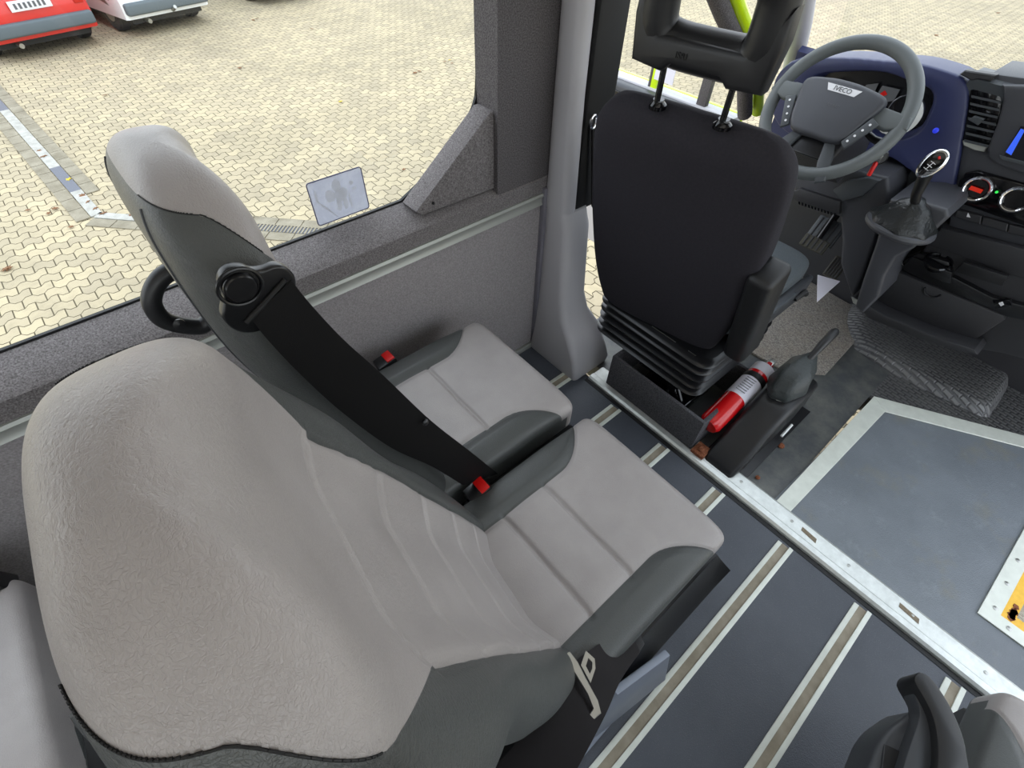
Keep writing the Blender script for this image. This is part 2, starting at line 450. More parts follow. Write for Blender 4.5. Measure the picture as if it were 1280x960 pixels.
# black rubber cab floor
struct(MB().box((1.195, -.03, -.085), (3.0, .93, -.004)).add([], []), 'floor.002', 'cabrubber', label='black rubber floor under the driver seat')
struct(slab([(pc[0]-.01, -.03), (3.0, -.03), (3.0, -1.08), (far[0], far[1]), ], -.085, -.004), 'floor.003', 'tread', label='embossed black rubber floor in front of the dashboard')
# strip across the floor end
mb = MB()
prof = [(1.112, .001), (1.114, .010), (1.122, .016), (1.140, .017), (1.146, .012), (1.150, .0125), (1.197, .0125), (1.205, .008), (1.207, .0005)]
rings = [[(x, y, z) for x, z in prof]+[(1.207, y, -.002), (1.112, y, -.002)] for y in (.765, .3, -.3, -1.07)]
mb.loft(rings)
st = thing('threshold_strip', 'long bright aluminium threshold strip crossing the floor behind the driver seat', 'threshold strip', (1.16, -.1, 0))
build(mb, 'metal_profile', 'alu', st, 25)
for y in np.arange(.66, -1.0, -.19):
    build(MB().lathe([(.0055, 0), (.0055, .0012), (.003, .002)], (1.172, y, .012), n=10), 'rivet', 'steel', st)
for y, l in ((-.16, .055), (-.47, .06)):
    build(MB().prism([(1.160, y-l/2, .0128), (1.176, y-l/2+.004, .0128), (1.180, y+l/2, .0128), (1.166, y+l/2-.003, .0128)], (0, 0, .0009)), 'dirt_patch', 'dirt', st, label='dried brown dirt patch')
# dark joint behind the strip
struct(MB().box((1.096, -1.07, .0004), (1.1125, .77, .0016)), 'trim_6', 'rubber', label='black joint along the rear edge of the threshold strip')

# seat rails
rail_y = [.59, .355, .12, -.13, -.378, -.63]
rail_lab = ['short seat rail seen nearest the grey door pillar, second floor rail from the wall',
            'seat rail running out from under the gap between both front seat cushions',
            'seat rail coming out from under the front edge of the near seat cushion',
            'long seat rail along the aisle side of the near seat, carrying its foot bracket',
            'seat rail in the middle of the open aisle floor, ending with a rusty notch',
            'seat rail beside the armrest of the seat in the lower right corner']
def make_rail(y, lab, x1=1.09):
    r = thing('floor_rail', lab, 'seat rail', (0, y, 0), 'aluminium seat rails set in the floor')
    for s in (-1, 1):
        mb = MB().prism([(-2.3, y+s*.0115, 0), (-2.3, y+s*.0245, 0), (-2.3, y+s*.0245, .0035), (-2.3, y+s*.0215, .005), (-2.3, y+s*.0115, .005)], (2.3+x1+(-.006 if s > 0 else .0), 0, 0))
        build(mb, 'edge_flange', 'alu_w', r)
    mb = MB().prism([(-2.3, y-.0115, 0), (-2.3, y+.0115, 0), (-2.3, y+.0115, .001), (-2.3, y+.004, .0022), (-2.3, y-.006, .002), (-2.3, y-.0115, .001)], (2.3+x1-.004, 0, 0))
    build(mb, 'channel', 'tan', r)
    return r
for y, l in zip(rail_y, rail_lab): make_rail(y, l)
rw = make_rail(.83, 'seat rail ending under the foot of the grey door pillar, nearest the wall', 1.09)

# step well at the right edge
w = thing('step_well', 'aluminium framed step well with yellow edging at the right edge', 'step well', (hx0, hy0, 0))
mb = MB()
mb.prism([(hx0, hy0, .001), (1.9, hy0-.015, .001), (1.9, hy0-.062, .001), (hx0+.045, hy0-.047, .001), (hx0+.045, -1.07, .001), (hx0, -1.07, .001)], (0, 0, .004))
build(mb, 'corner_frame', 'alu_w', w)
for p in [(hx0+.055+.11*i, hy0-.03, .005) for i in range(5)]+[(hx0+.022, hy0-.075-.11*i, .005) for i in range(4)]:
    build(MB().lathe([(.007, 0), (.007, .001), (.003, .002)], p, n=12), 'rivet', 'steel', w)
mb = MB().prism([(hx0+.045, hy0-.047, -.001), (1.9, hy0-.062, -.001), (1.9, hy0-.10, -.001), (hx0+.080, hy0-.083, -.001), (hx0+.080, -1.07, -.001), (hx0+.045, -1.07, -.001)], (0, 0, -.02))
build(mb, 'yellow_edging', 'ywarn', w, label='yellow edging')
mb = MB().box((hx0+.02, -1.07, -.03), (1.9, hy0-.03, -.012)); build(mb, 'tread_plate', 'checker', w)
mb = MB()
for k in range(9):
    a = k*.7; mb.prism([(hx0+.088+.016*math.cos(a+j*1.26)*random.uniform(.5, 1.1)+.004*k*math.cos(a), hy0-.072+.012*math.sin(a+j*1.26)*random.uniform(.5, 1.1), -.0009) for j in range(5)], (0, 0, .0012))
build(mb, 'rust_patch', 'rust', w)

# bright cover profiles around the cab platform
tw = .052
e1 = pc-np.array([.02, 0, 0])
a0 = atz((968, 628), 0); a1 = atz((990, 640), 0)
mb = MB().prism([(1.205, -.028, .0015), (pc[0], pc[1]+.008, .0015), (pc[0]-.045, pc[1]-.055, .0015), (1.205, -.080, .0015)], (0, 0, .005), .001, 1)
single(mb, 'floor_profile', 'alu_w', 'pale aluminium floor profile running forward from the threshold strip', 'floor profile', 'pale profiles framing the cab platform')
nrm = np.array([-dirr[1], dirr[0], 0]); 
q = [pc+np.array([0, .008, 0]), pc+dirr*1.25+np.array([0, .008, 0]), pc+dirr*1.25-nrm*(-.05)*0+np.array([-.05, -.01, 0]), pc+np.array([-.045, -.055, 0])]
inn = atz((1094+0, 515), 0)
mb = MB().prism([(p[0], p[1], .0016) for p in q], (0, 0, .0055), .001, 1)
single(mb, 'floor_profile', 'alu_w', 'pale aluminium floor profile slanting along the front edge of the cab platform', 'floor profile', 'pale profiles framing the cab platform')

# left wall -------------------------------------------------------
WY = 1.06
struct(MB().box((-2.4, WY, 0), (1.10, WY+.05, .70)), 'wall_left', 'wallpanel', label='grey fabric covered lower side wall beside the window seat')
struct(MB().box((-2.4, WY-.012, 0), (1.10, WY, .028), .003), 'baseboard_left', 'trim', label='pale skirting strip at the foot of the side wall')
# trim strip
mb = MB().prism([(-2.4, WY-.010, .664), (-2.4, WY+.002, .664), (-2.4, WY+.002, .704), (-2.4, WY-.010, .704), (-2.4, WY-.013, .696), (-2.4, WY-.006, .684), (-2.4, WY-.006, .672)], (3.47, 0, 0))
struct(mb, 'trim_1', 'trim', label='pale metal strip along the side wall below the window ledge')
# ledge (carpeted box, sloping top)
mb = MB().prism([(-2.4, WY-.004, .704), (-2.4, WY+.10, .704), (-2.4, WY+.10, .785), (-2.4, WY+.085, .789), (-2.4, WY+.004, .758), (-2.4, WY-.004, .750)], (3.50, 0, 0), .0)
struct(mb, 'trim_2', 'carpet', label='grey carpeted window ledge', angle=40)
# pillar between window and door (carpeted)
mb = MB()
mb.prism([(.874, WY, .752), (1.095, WY-.0, .704), (1.095, WY, 1.95), (.874, WY, 1.95)], (0, .09, 0))
struct(mb, 'trim_3', 'carpetd', label='grey carpeted pillar in front of the side window', angle=40)
# triangular gusset
A, B_, C_ = (.860, 1.075, .985), (.600, 1.075, .792), (.874, 1.075, .770)
mb = MB().prism([A, B_, (.600+.02, 1.075, .775), C_, (.874, 1.075, .985)], (0, .07, 0), .004, 2)
struct(mb, 'trim_4', 'carpet', label='triangular carpeted gusset in the lower front corner of the side window')
struct(MB().lathe([(.004, 0), (.004, .003)], (.655, 1.073, .80), (0, -1, 0), n=10), 'trim_5', 'rubber', label='small black screw on the gusset')
# window pane and its black ceramic edge with round corner
mb = MB().box((-2.4, 1.150, .74), (.905, 1.155, 1.78)); struct(mb, 'window_1', 'glass', label='large clear side window pane')
co = [(-2.4, .745), (.905, .745), (.905, 1.8), (-2.4, 1.8)]
rc = []
def arc(cx, cz, r, a0, a1, n=10): return [(cx+r*math.cos(R_(a0+(a1-a0)*k/n)), cz+r*math.sin(R_(a0+(a1-a0)*k/n))) for k in range(n+1)]
mb = MB()
strip_in = [(.60, .794), (.70, .84), (.785, .90), (.835, .945), (.860, .975), (.872, 1.0), (.878, 1.05), (.880, 1.30), (.880, 1.8)]
strip_in = [(-2.4, .7935), (.50, .7935)]+strip_in
out_ = [(-2.4, .745), (.50, .745), (.70, .745), (.80, .745), (.88, .745), (.905, .745), (.905, .80), (.905, .9), (.905, 1.05), (.905, 1.3), (.905, 1.8)]
for i in range(len(strip_in)-1):
    mb.add([(x, y, z) for y in (1.1485, 1.157) for x, z in (strip_in[i], strip_in[i+1], out_[i+1], out_[i])],
           [(0, 1, 2, 3), (4, 7, 6, 5), (0, 4, 5, 1), (1, 5, 6, 2), (2, 6, 7, 3), (3, 7, 4, 0)])
struct(mb, 'trim_7', 'rubber', label='black rounded border of the side window')
# sticker on the pane
def pl(x, z): return (x, 1.1495, z)
sw = thing('window_sticker', 'torn square sticker with a blue border stuck on the side window above the ledge', 'sticker', (.43, 1.1495, .81))
outer = rrect(.430, .8625, .074, .057, .007, 4)
mb = MB().tube([(x, 1.1488, z) for x, z in rrect(.430, .8625, .0725, .0555, .0065, 4)], .0013, 6, True); build(mb, 'border', 'stickerb', sw, label='dark blue border')
inner = rrect(.430, .8625, .071, .054, .006, 4)
mb = MB().prism([(x, 1.1488, z) for x, z in inner], (0, -.0004, 0)); build(mb, 'face', 'sticker', sw)
mb = MB()
bn = [0]
def blob(cx, cz, rx, rz, k=14, y=1.1484, j=.2):
    bn[0] += 1; y = 1.1484-.00012*bn[0]
    mb.prism([(cx+rx*math.cos(2*PI*i/k)*(1+random.uniform(-j, j)), y, cz+rz*math.sin(2*PI*i/k)*(1+random.uniform(-j, j))) for i in range(k)], (0, -.00008, 0))
for b in ((.428, .892, .012, .016), (.405, .872, .013, .018), (.430, .866, .013, .018), (.445, .870, .009, .014), (.424, .842, .006, .016), (.442, .842, .006, .017), (.456, .846, .003, .02), (.468, .888, .006, .006), (.473, .872, .007, .004), (.372, .880, .004, .016)): blob(*b)
mb.prism([(.366, 1.1484, .872), (.371, 1.1484, .873), (.412, 1.1484, .818), (.409, 1.1484, .816)], (0, -.0003, 0))
build(mb, 'torn_paper', 'stickerw', sw, label='torn white paper remains')

# panel edge strips between wall and door pillar
struct(MB().box((1.058, WY-.018, .0), (1.10, WY+.01, .72), .004), 'trim_8', 'wallpanel2', label='grey edge strip at the front end of the side wall')

# B-pillar moulding (light grey plastic): loft of sections going up
pilr = thing('door_pillar_cover', 'light grey plastic cover of the door pillar with a flared foot', 'pillar cover', (1.15, .95, 0))
def sect(x0, y0, x1, y1, z, r=.02):
    return [(p[0], p[1], z) for p in rrect((x0+x1)/2, (y0+y1)/2, (x1-x0)/2, (y1-y0)/2, r, 5)]
rings = [sect(1.055, .79, 1.255, 1.06, 0.0), sect(1.05, .785, 1.26, 1.06, .03), sect(1.055, .80, 1.25, 1.06, .09, .025), sect(1.06, .85, 1.24, 1.06, .18, .03), sect(1.065, .895, 1.215, 1.06, .24, .03),
         sect(1.068, .915, 1.20, 1.06, .32, .03), sect(1.07, .935, 1.19, 1.06, .6, .03), sect(1.068, .955, 1.185, 1.06, .66, .03)]
build(MB().loft(rings), 'lower_cover', 'pillar', pilr, 50)
rings = [sect(1.068, .955, 1.130, 1.06, .66, .025), sect(1.066, .97, 1.125, 1.06, 1.0, .025), sect(1.064, .985, 1.12, 1.06, 1.9, .025)]
build(MB().loft(rings), 'upper_cover', 'pillar', pilr, 50)
build(MB().box((1.122, .965, .645), (1.24, 1.05, 1.9), .012), 'door_seal', 'rubber', pilr, label='black door seal channel')
build(MB().lathe([(.006, 0), (.006, .002)], (1.18, .930, .33), (0, -1, .1), n=10), 'screw', 'rubber', pilr)
# outside body behind pillar down to the door sill
struct(MB().box((1.10, 1.0, -.4), (1.27, 1.12, .25)), 'wall_left.001', 'yellow', label='yellow green outer body at the door pillar')
# seat belt of driver on the pillar
bl = thing('belt_loop', 'chrome belt buckle tongue hanging on the driver belt against the black pillar', 'belt tongue', (1.2, .95, .8))
p0 = aty((742, 152), .95)
mb = MB().tube([p0+np.array([.012*math.cos(a), 0, .018*math.sin(a)]) for a in np.linspace(0, 2*PI, 14, endpoint=False)], .0035, 8, True)
build(mb, 'tongue', 'chrome', bl)
pb = aty((741, 260), .94); pt_ = p0+np.array([0.0, 0, -.015])
mb = MB().ribbon([pt_, pb], [pt_+np.array([.006, .012, 0]), pb+np.array([.006, .012, 0])]); build(mb, 'webbing', 'belt_lt', bl)

# shell closing the vehicle (roof, right wall, rear) so light enters by the windows
struct(MB().box((-2.4, -1.1, 1.95), (1.9, 1.12, 2.0)), 'ceiling', 'liner')
struct(MB().box((-2.4, 1.06, 1.70), (1.095, 1.12, 1.95)), 'wall_left.002', 'carpet')
struct(MB().box((-2.4, -1.13, -.08), (1.2, -1.08, .78)), 'wall_right', 'wallpanel')
struct(MB().box((-2.4, -1.13, 1.75), (3.0, -1.08, 1.95)), 'wall_right.001', 'wallpanel')
struct(MB().box((-2.45, -1.1, -.08), (-2.4, 1.12, 1.0)), 'wall_rear', 'wallpanel')
struct(MB().box((-2.45, -1.1, 1.6), (-2.4, 1.12, 1.95)), 'wall_rear.001', 'wallpanel')
struct(MB().box((-2.4, -1.110, .78), (2.0, -1.105, 1.75)), 'window_2', 'glass')
struct(MB().box((-2.43, -1.0, 1.0), (-2.425, 1.0, 1.6)), 'window_3', 'glass')

# ================================================================== PASSENGER SEATS
def sgnpow(a, p): return np.sign(a)*np.abs(a)**p
def smst(a, b, x):
    t = np.clip((x-a)/(b-a), 0, 1); return t*t*(3-2*t)
def grid_obj(P, zone, name, mt, parent, tube=True):
    """P [rows, cols, 3] wrapped in cols; closes the ends with fans"""
    r, c, _ = P.shape
    vs = P.reshape(-1, 3); zz = zone.reshape(-1)
    i, j = np.meshgrid(np.arange(r-1), np.arange(c), indexing='ij'); j2 = (j+1) % c
    fs = np.stack([i*c+j, i*c+j2, (i+1)*c+j2, (i+1)*c+j], -1).reshape(-1, 4)
    n = len(vs); vs = np.vstack([vs, P[0].mean(0), P[-1].mean(0)]); zz = np.r_[zz, zone[0].mean(), zone[-1].mean()]
    fl = [tuple(map(int, f)) for f in fs]
    fl += [(n, (k+1) % c, k) for k in range(c)]+[(n+1, (r-1)*c+k, (r-1)*c+(k+1) % c) for k in range(c)]
    me = bpy.data.meshes.new(name); me.from_pydata([tuple(map(float, v)) for v in vs], [], fl); me.update()
    at = me.attributes.new('zone', 'FLOAT', 'POINT'); at.data.foreach_set('value', zz.astype(np.float32))
    me.materials.append(M[mt])
    bm = bmesh.new(); bm.from_mesh(me); bmesh.ops.recalc_face_normals(bm, faces=bm.faces[:]); bm.to_mesh(me); bm.free()
    for p in me.polygons: p.use_smooth = True
    o = bpy.data.objects.new(name, me); COL.objects.link(o); o.parent = parent
    return o
HINGE = np.array([.25, 0, .42]); KB = .12
# --- backrest surface
zk = np.array([.40, .55, .70, .85, .95, 1.05, 1.14, 1.22, 1.275])
xk = np.array([.205, .175, .142, .105, .080, .058, .050, .050, .055])
tk = np.array([.10, .098, .095, .093, .095, .098, .10, .10, .096])
ZT = 1.275
def cspl(x, xp, fp):   # smooth interpolation
    d = np.gradient(fp, xp); i = np.clip(np.searchsorted(xp, x)-1, 0, len(xp)-2)
    h = xp[i+1]-xp[i]; t = (x-xp[i])/h
    return ((2*t**3-3*t**2+1)*fp[i]+(t**3-2*t**2+t)*h*d[i]+(-2*t**3+3*t**2)*fp[i+1]+(t**3-t**2)*h*d[i+1])
def hb(n):  # dark/light border height on the flanks, n = -1 back .. 1 front
    return 1.238-.008*n-.085*np.clip(n, 0, 1)**1.6
RIBS = (1.075, .930, .790, .655, .525)
def iw(z): return .140-.024*np.clip((z-.5)/.57, 0, 1)   # half width of the light insert
def back_surf(z, phi):
    """z height along the spine, phi 0 = front centre .. pi = back centre (signed to the sides)"""
    z, phi = np.broadcast_arrays(np.asarray(z, float), np.asarray(phi, float))
    xc = cspl(z, zk, xk); th = cspl(z, zk, tk)
    dx = (cspl(z+.002, zk, xk)-cspl(z-.002, zk, xk))/.004
    nx = 1/np.sqrt(1+dx*dx); nz = -dx*nx
    q = np.clip((z-.90)/(ZT-.90), 0, 1); hw = .218*(1-q**3.2)**(1/2.2)*(1-.13*np.exp(-((z-.90)/.11)**2))
    q2 = np.clip((z-1.20)/(ZT-1.20), 0, 1); tf = (1-q2**2.2)**(1/2.2)
    c, s = np.cos(phi), np.sin(phi)
    y = hw*sgnpow(s, .62); n = sgnpow(c, .62)
    fl = 1-KB*(1-n)/2
    ty = np.abs(y)/np.maximum(hw, .02)
    bol = np.where(c > 0, np.clip(c, 0, 1)**.35*smst(.25, .82, ty)*.042*(.35+.65*smst(1.18, .98, z)), 0)
    cen = np.where(c > 0, .0, 0)
    off = n*th/2*tf+bol*tf
    y = y*fl
    ay = np.abs(y)
    front = (c > 0)
    # channels across the insert
    gr = np.zeros_like(z)
    for r in RIBS: gr += np.exp(-((z-r-.012*(ay/.14)**2)/.0045)**2)
    w_ = iw(z)
    puff = np.abs(np.sin((z-.012*(ay/.14)**2-RIBS[0])/.1385*PI))*.0022*(z < RIBS[0])
    off = off-np.where(front & (ay < w_), (.007*gr-puff)*smst(.004, -.016, ay-w_), 0)
    off = off-np.where(front & (z < RIBS[0]), .006*np.exp(-((ay-w_)/.005)**2), 0)
    nn = n
    border = hb(nn)
    d_side = border-z
    # front face: panel only outside |y| > .14, top edge running in
    zf = ay-iw(z)-np.maximum(0, z-RIBS[0])*.30
    zone = np.where(front & (ay < .9*hw), np.minimum(zf, d_side), d_side)
    P = np.stack([xc+nx*off, y, z+nz*off], -1)
    # groove along the border
    return P, zone
def make_backrest(parent):
    zs = np.r_[np.linspace(.40, 1.16, 300), 1.16+(ZT-1.16)*np.sin(np.linspace(0, PI/2, 60))[1:]]
    zs[-1] = ZT-1e-5
    ph = np.linspace(-PI, PI, 200, endpoint=False)
    P, zo = back_surf(zs[:, None], ph[None, :])
    # bottom rounding
    P = P-HINGE
    o = grid_obj(P, zo, 'backrest', 'leather', parent); o.location = HINGE
    # seam thread along the border of the dark flanks, both sides, and down the rear edge
    for s in (-1, 1):
        pts = []
        for t in np.linspace(0.0 if s < 0 else .35, 1, 300):
            phi = s*(PI*(1-t)) if False else s*(PI-.50-t*(PI-.50-.50))
            z = 1.15
            for _ in range(8):
                c = math.cos(phi); n = float(sgnpow(c, .62)); z = float(hb(n))
            p, _z = back_surf(z, phi); p2, _ = back_surf(z, phi+.01); pz, _ = back_surf(z+.002, phi)
            nr = np.cross(p2-p, pz-p); nr /= np.linalg.norm(nr); 
            if nr@(p-np.array([.06, 0, z])) < 0: nr = -nr
            if abs(p[1]) < min(float(iw(z))+max(0, z-RIBS[0])*.30, .9*.218*(1-((z-.90)/(ZT-.90))**3.2)**(1/2.2)) and math.cos(phi) > 0: break
            pts.append((p-HINGE, nr, (p2-p)/np.linalg.norm(p2-p)))
        mb = MB()
        mb.tube([p+n*.0002 for p, n, t in pts], .0007, 6)
        for i in range(0, len(pts)-3, 5):
            a = pts[i][0]+pts[i][1]*.0007; b = pts[i+3][0]+pts[i+3][1]*.0007
            u = np.cross(pts[i][1], pts[i][2])*.0009
            mb.tube([a+u*.6, b+u*1.0], .0006, 6)
        build(mb, 'seam_thread', 'rubber', o, local=True, label='black seam thread')
        mb = MB(); pts = []
        for z in np.linspace(1.235, .45, 200):
            phi = s*(PI-.50)
            p, _ = back_surf(z, phi); pts.append(p-HINGE)
        mb.tube(pts, .0018, 8); build(mb, 'rear_piping', 'grey_plastic', o, local=True)
    return o
# --- cushion
def make_cushion(parent):
    X0, X1, hw, hh, zc = .17, .695, .226, .062, .395
    t = np.linspace(0, 1, 220); xs = X0+(X1-X0)*(.5-.5*np.cos(t*PI))*1.0
    xs = X0+(X1-X0)*t
    re = .028
    e = np.clip((xs-(X1-re))/re, 0, 1)+np.clip(((X0+re)-xs)/re, 0, 1)
    xs_ = np.where(xs > X1-re, X1-re+re*np.sin(e*PI/2), xs); xs_ = np.where(xs < X0+re, X0+re-re*np.sin(e*PI/2), xs_)
    k = np.cos(e*PI/2)
    ph = np.linspace(-PI, PI, 240, endpoint=False)
    c, s = np.cos(ph), np.sin(ph)
    kk = np.maximum(k, .02)
    yy = (hw-re*(1-k))[:, None]*sgnpow(s, .28)[None, :]; vz = (hh-re*(1-k))[:, None]*sgnpow(c, .36)[None, :]
    xx = np.repeat(xs_[:, None], len(ph), 1)
    sag = -.012*smst(.0, .16, -(np.abs(yy)-.16))*smst(X1, X1-.2, xx)   # lower middle
    top = (vz > 0)
    zz = zc+vz
    ay = np.abs(yy)
    bow = .012*(ay/.14)**2
    gr = np.exp(-((xx-.452+bow*.5)/.0055)**2)+np.exp(-((xx-.325+bow*.5)/.0055)**2)
    puff = np.abs(np.sin((xx-.325)/.127*PI))*.005*((xx < .452))
    ins = smst(.150, .130, ay)
    # dark side panels that swing out to the front corners
    bd = .138+.105*np.clip((xx-.50)/.150, 0, 1)**2.0
    zone = ay-bd
    gv = np.exp(-((ay-bd)/.0045)**2)
    topw = smst(0, .02, vz)
    zz = zz+topw*(sag-.008*gr*ins+puff*ins-.005*gv*(xx > .2)+.010*smst(bd, bd+.03, ay)*smst(.68, .5, xx))
    P = np.stack([xx, yy, zz], -1)
    # lower flank: side panel dark, front face light
    zone = np.where((vz < .02) & (xx < .66), np.maximum(zone, .01), zone)
    zone = np.where(vz < -.03, .02, zone)
    o = grid_obj(P, zone, 'seat_cushion', 'leather', parent)
    return o
def make_buckle(parent, x, y, z, flip=1, name='buckle'):
    mb = MB().box((-.045, -.022, -.06), (.014, .022, .0), .005)
    o = build(mb, name, 'plastic_s', parent, local=True); o.location = (x, y, z); o.rotation_euler = (0, R_(-12), R_(0))
    mb = MB().box((-.014, -.0185, -.004), (.011, .0185, .004), .0015); r = build(mb, 'release_button', 'red', o, local=True, label='red release button')
    mb = MB().tube([(-.045, 0, -.03), (-.09, 0, -.07)], .008, 8); build(mb, 'stalk', 'plastic_s', o, local=True)
    return o
def make_guide(back):
    """three-lobed black belt guide, local to the hinge, on the aisle flank (negative y)"""
    px = [(275, 357), (279, 343), (290, 336), (305, 335), (318, 339), (330, 338), (345, 333), (358, 335), (368, 344), (371, 356), (368, 370), (352, 385), (338, 405), (325, 415), (305, 417), (288, 410), (279, 398), (280, 384), (281, 372)]
    y0 = .490
    B2 = (Matrix.Translation((.255, .71, .42))@Matrix.Rotation(R_(1.5), 4, 'X')@Matrix.Diagonal((1, 1, .975, 1))).inverted()
    def L2(p): return np.array(B2@Vector(tuple(map(float, p))))
    pts = [aty(p, y0) for p in px]; pts = smooth_pts(pts, 4, True)
    mb = MB().prism([L2(p) for p in pts], (0, .014, 0), .003, 3)
    c = L2(aty((300, 358), y0))
    mb.lathe([(.017, 0), (.017, .004), (.015, .007), (.0, .0075)], c, (0, -1, 0), n=28)
    mb.tube([c+np.array([.022*math.cos(a), -.001, .022*math.sin(a)]) for a in np.linspace(0, 2*PI, 28, endpoint=False)], .0022, 8, True)
    g = build(mb, 'belt_guide', 'plastic_s', back, local=True)
    a = L2(aty((357, 350), y0-.002)); b = L2(aty((308, 403), y0-.002))
    mb = MB().tube([a, b], .0035, 10, sx=1); 
    build(mb, 'belt_slot', 'rubber', back, local=True)
    return g
def make_base(root):
    mb = MB().prism([(.20, -.205, .335), (.64, -.205, .335), (.69, -.205, .30), (.66, -.205, .22), (.24, -.205, .19), (.18, -.205, .25)], (0, .41, 0), .006)
    build(mb, 'seat_pan', 'plastic', root, local=True)
    top = [(.25, .345), (.45, .352), (.66, .345), (.70, .325)]; bot = [(.36, .17), (.48, .175), (.68, .225), (.715, .285)]
    rings = []
    for k in np.linspace(0, 1, 9):
        a, b = np.array(top), np.array(bot); c_ = a+(b-a)*k; y = -.232-.045*k**1.3
        rings.append([(p[0], y, p[1]) for p in c_]+[(p[0], y+.02, p[1]) for p in c_[::-1]])
    build(MB().loft(rings), 'side_cover', 'plastic', root, 50, local=True)
    for s in (-1, 1):
        y = -.25 if s < 0 else .15
        mb = MB().prism([(.22, y-.045, .012), (.27, y-.055, .012), (.47, y-.085, .07), (.47, y-.05, .22), (.30, y-.02, .28), (.22, y-.03, .12)], (0, .018, 0), .003)
        mb.box((.18, y-.06, .005), (.34, y+.01, .014), .003)
        build(mb, 'leg', 'greypaint', root, local=True)
seat = thing('passenger_seat', 'near two-tone leather seat filling the lower left, its light headrest closest to the viewer', 'bus seat', (0, .228, 0), 'two-tone leather bus seats')
bk = make_backrest(seat); make_cushion(seat); make_base(seat); make_guide(bk)
make_buckle(seat, .33, .232, .462)
def pose_back(root, dx, cy, rec, sc=1, yaw=0, roll=0):
    b = [c for c in root.children if c.name.startswith('backrest')][0]
    Rm = Matrix.Rotation(R_(yaw), 4, 'Z')@Matrix.Rotation(R_(-roll), 4, 'X')@Matrix.Rotation(R_(-rec), 4, 'Y')
    b.location = (HINGE[0]+dx, cy-root.location.y, HINGE[2]); b.rotation_euler = Rm.to_euler(); b.scale = (1, 1, sc)
    return b
def place(label, x, y, recline, rz=0):
    r = copy_tree(seat); r.location = (x, y, 0); r.rotation_euler = (0, 0, rz); r['label'] = label
    pose_back(r, .005, y-.01, recline, .975, 0, -1.5)
    return r
s2 = place('two-tone leather window seat with a black belt running across it, next to the side window', 0, .72, 0)
for c in s2.children:
    if c.name.startswith('buckle'): c.location.x += .05; c.location.y += .012
s3 = place('two-tone leather seat of the row behind, only its cushion corner showing at the left edge', -1.235, .71, 0)
for c in s3.children:
    if c.name.startswith('buckle'): c.location = (.66, .215, .475)
s5 = place('two-tone leather seat across the aisle, cut off in the lower right corner', .148, -.735, 0)
pose_back(seat, -.017, .232, 6.3, 1.077, -4.9, -4.1)
# belt of seat 2 (part of that seat): from guide slot to the buckle
def local(o, p): return np.array(p)-np.array(o.location)
A = [(364, 350), (388, 380), (430, 425), (480, 470), (540, 527), (590, 566), (622, 592)]
B = [(314, 398), (335, 425), (378, 470), (430, 517), (490, 560), (540, 583), (578, 606)]
yv = [.482, .476, .470, .468, .468, .472, .476]
Ap = smooth_pts([aty(p, y) for p, y in zip(A, yv)], 6); Bp = smooth_pts([aty(p, y+.006) for p, y in zip(B, yv)], 6)
mb = MB().ribbon([local(s2, p) for p in Ap], [local(s2, p) for p in Bp]); build(mb, 'seat_belt', 'belt', s2, local=True)
tg = aty((531, 527), .462)
build(MB().lathe([(.006, 0), (.006, .004), (.003, .006)], local(s2, tg), (0, -1, .3), n=14), 'belt_stop', 'plastic_s', s2, local=True)
# belt of seat 1 with steel tongue
A1 = [atz((560, 1010), .72), atz((640, 935), .62), atz((702, 845), .50), atz((738, 812), .475), atz((785, 785), .42)]
B1 = [atz((690, 1010), .68), atz((722, 960), .60), atz((757, 893), .48), atz((776, 850), .455), atz((800, 815), .40)]
mb = MB().ribbon([local(seat, p) for p in smooth_pts(A1, 6)], [local(seat, p) for p in smooth_pts(B1, 6)]); build(mb, 'seat_belt', 'belt_lt', seat, local=True)
A1 = [atz((500, 1010), .70), atz((618, 935), .59), atz((672, 880), .51), atz((700, 850), .485)]
B1 = [atz((640, 1010), .66), atz((700, 925), .57), atz((720, 900), .50), atz((740, 870), .47)]
mb = MB().ribbon([local(seat, p) for p in smooth_pts(A1, 6)], [local(seat, p) for p in smooth_pts(B1, 6)]); build(mb, 'lap_belt', 'belt', seat, local=True)
z = .500
outl = [(701, 820), (712, 815), (722, 828), (733, 850), (747, 876), (751, 892), (742, 900), (735, 896), (741, 886), (734, 868), (722, 848), (712, 832), (703, 838)]
mb = MB().prism([local(seat, atz(p, z)) for p in outl], (0, 0, .005), .001, 1)
fr = [(726, 832), (732, 814), (743, 824), (744, 836), (738, 854)]; fi = [(732, 833), (735, 823), (740, 828), (740, 836), (737, 843)]
n = 5
vs = [local(seat, atz(p, z)) for p in fr]+[local(seat, atz(p, z)) for p in fi]; vs = vs+[v+np.array([0, 0, .004]) for v in vs]
fs = []
for i in range(n):
    j = (i+1) % n
    fs += [(i, j, n+j, n+i), (2*n+i, 3*n+i, 3*n+j, 2*n+j), (i, 2*n+i, 2*n+j, j), (n+i, n+j, 3*n+j, 3*n+i)]
mb.add(vs, fs)
build(mb, 'belt_tongue', 'steel', seat, local=True, label='steel belt tongue')
# plastic cover of the tongue pocket
mb = MB().prism([local(seat, atz(p, .40)) for p in ((757, 822), (790, 785), (800, 792), (806, 805), (800, 815), (776, 845))], (0, 0, -.02), .002)
build(mb, 'belt_pocket', 'plastic', seat, local=True)
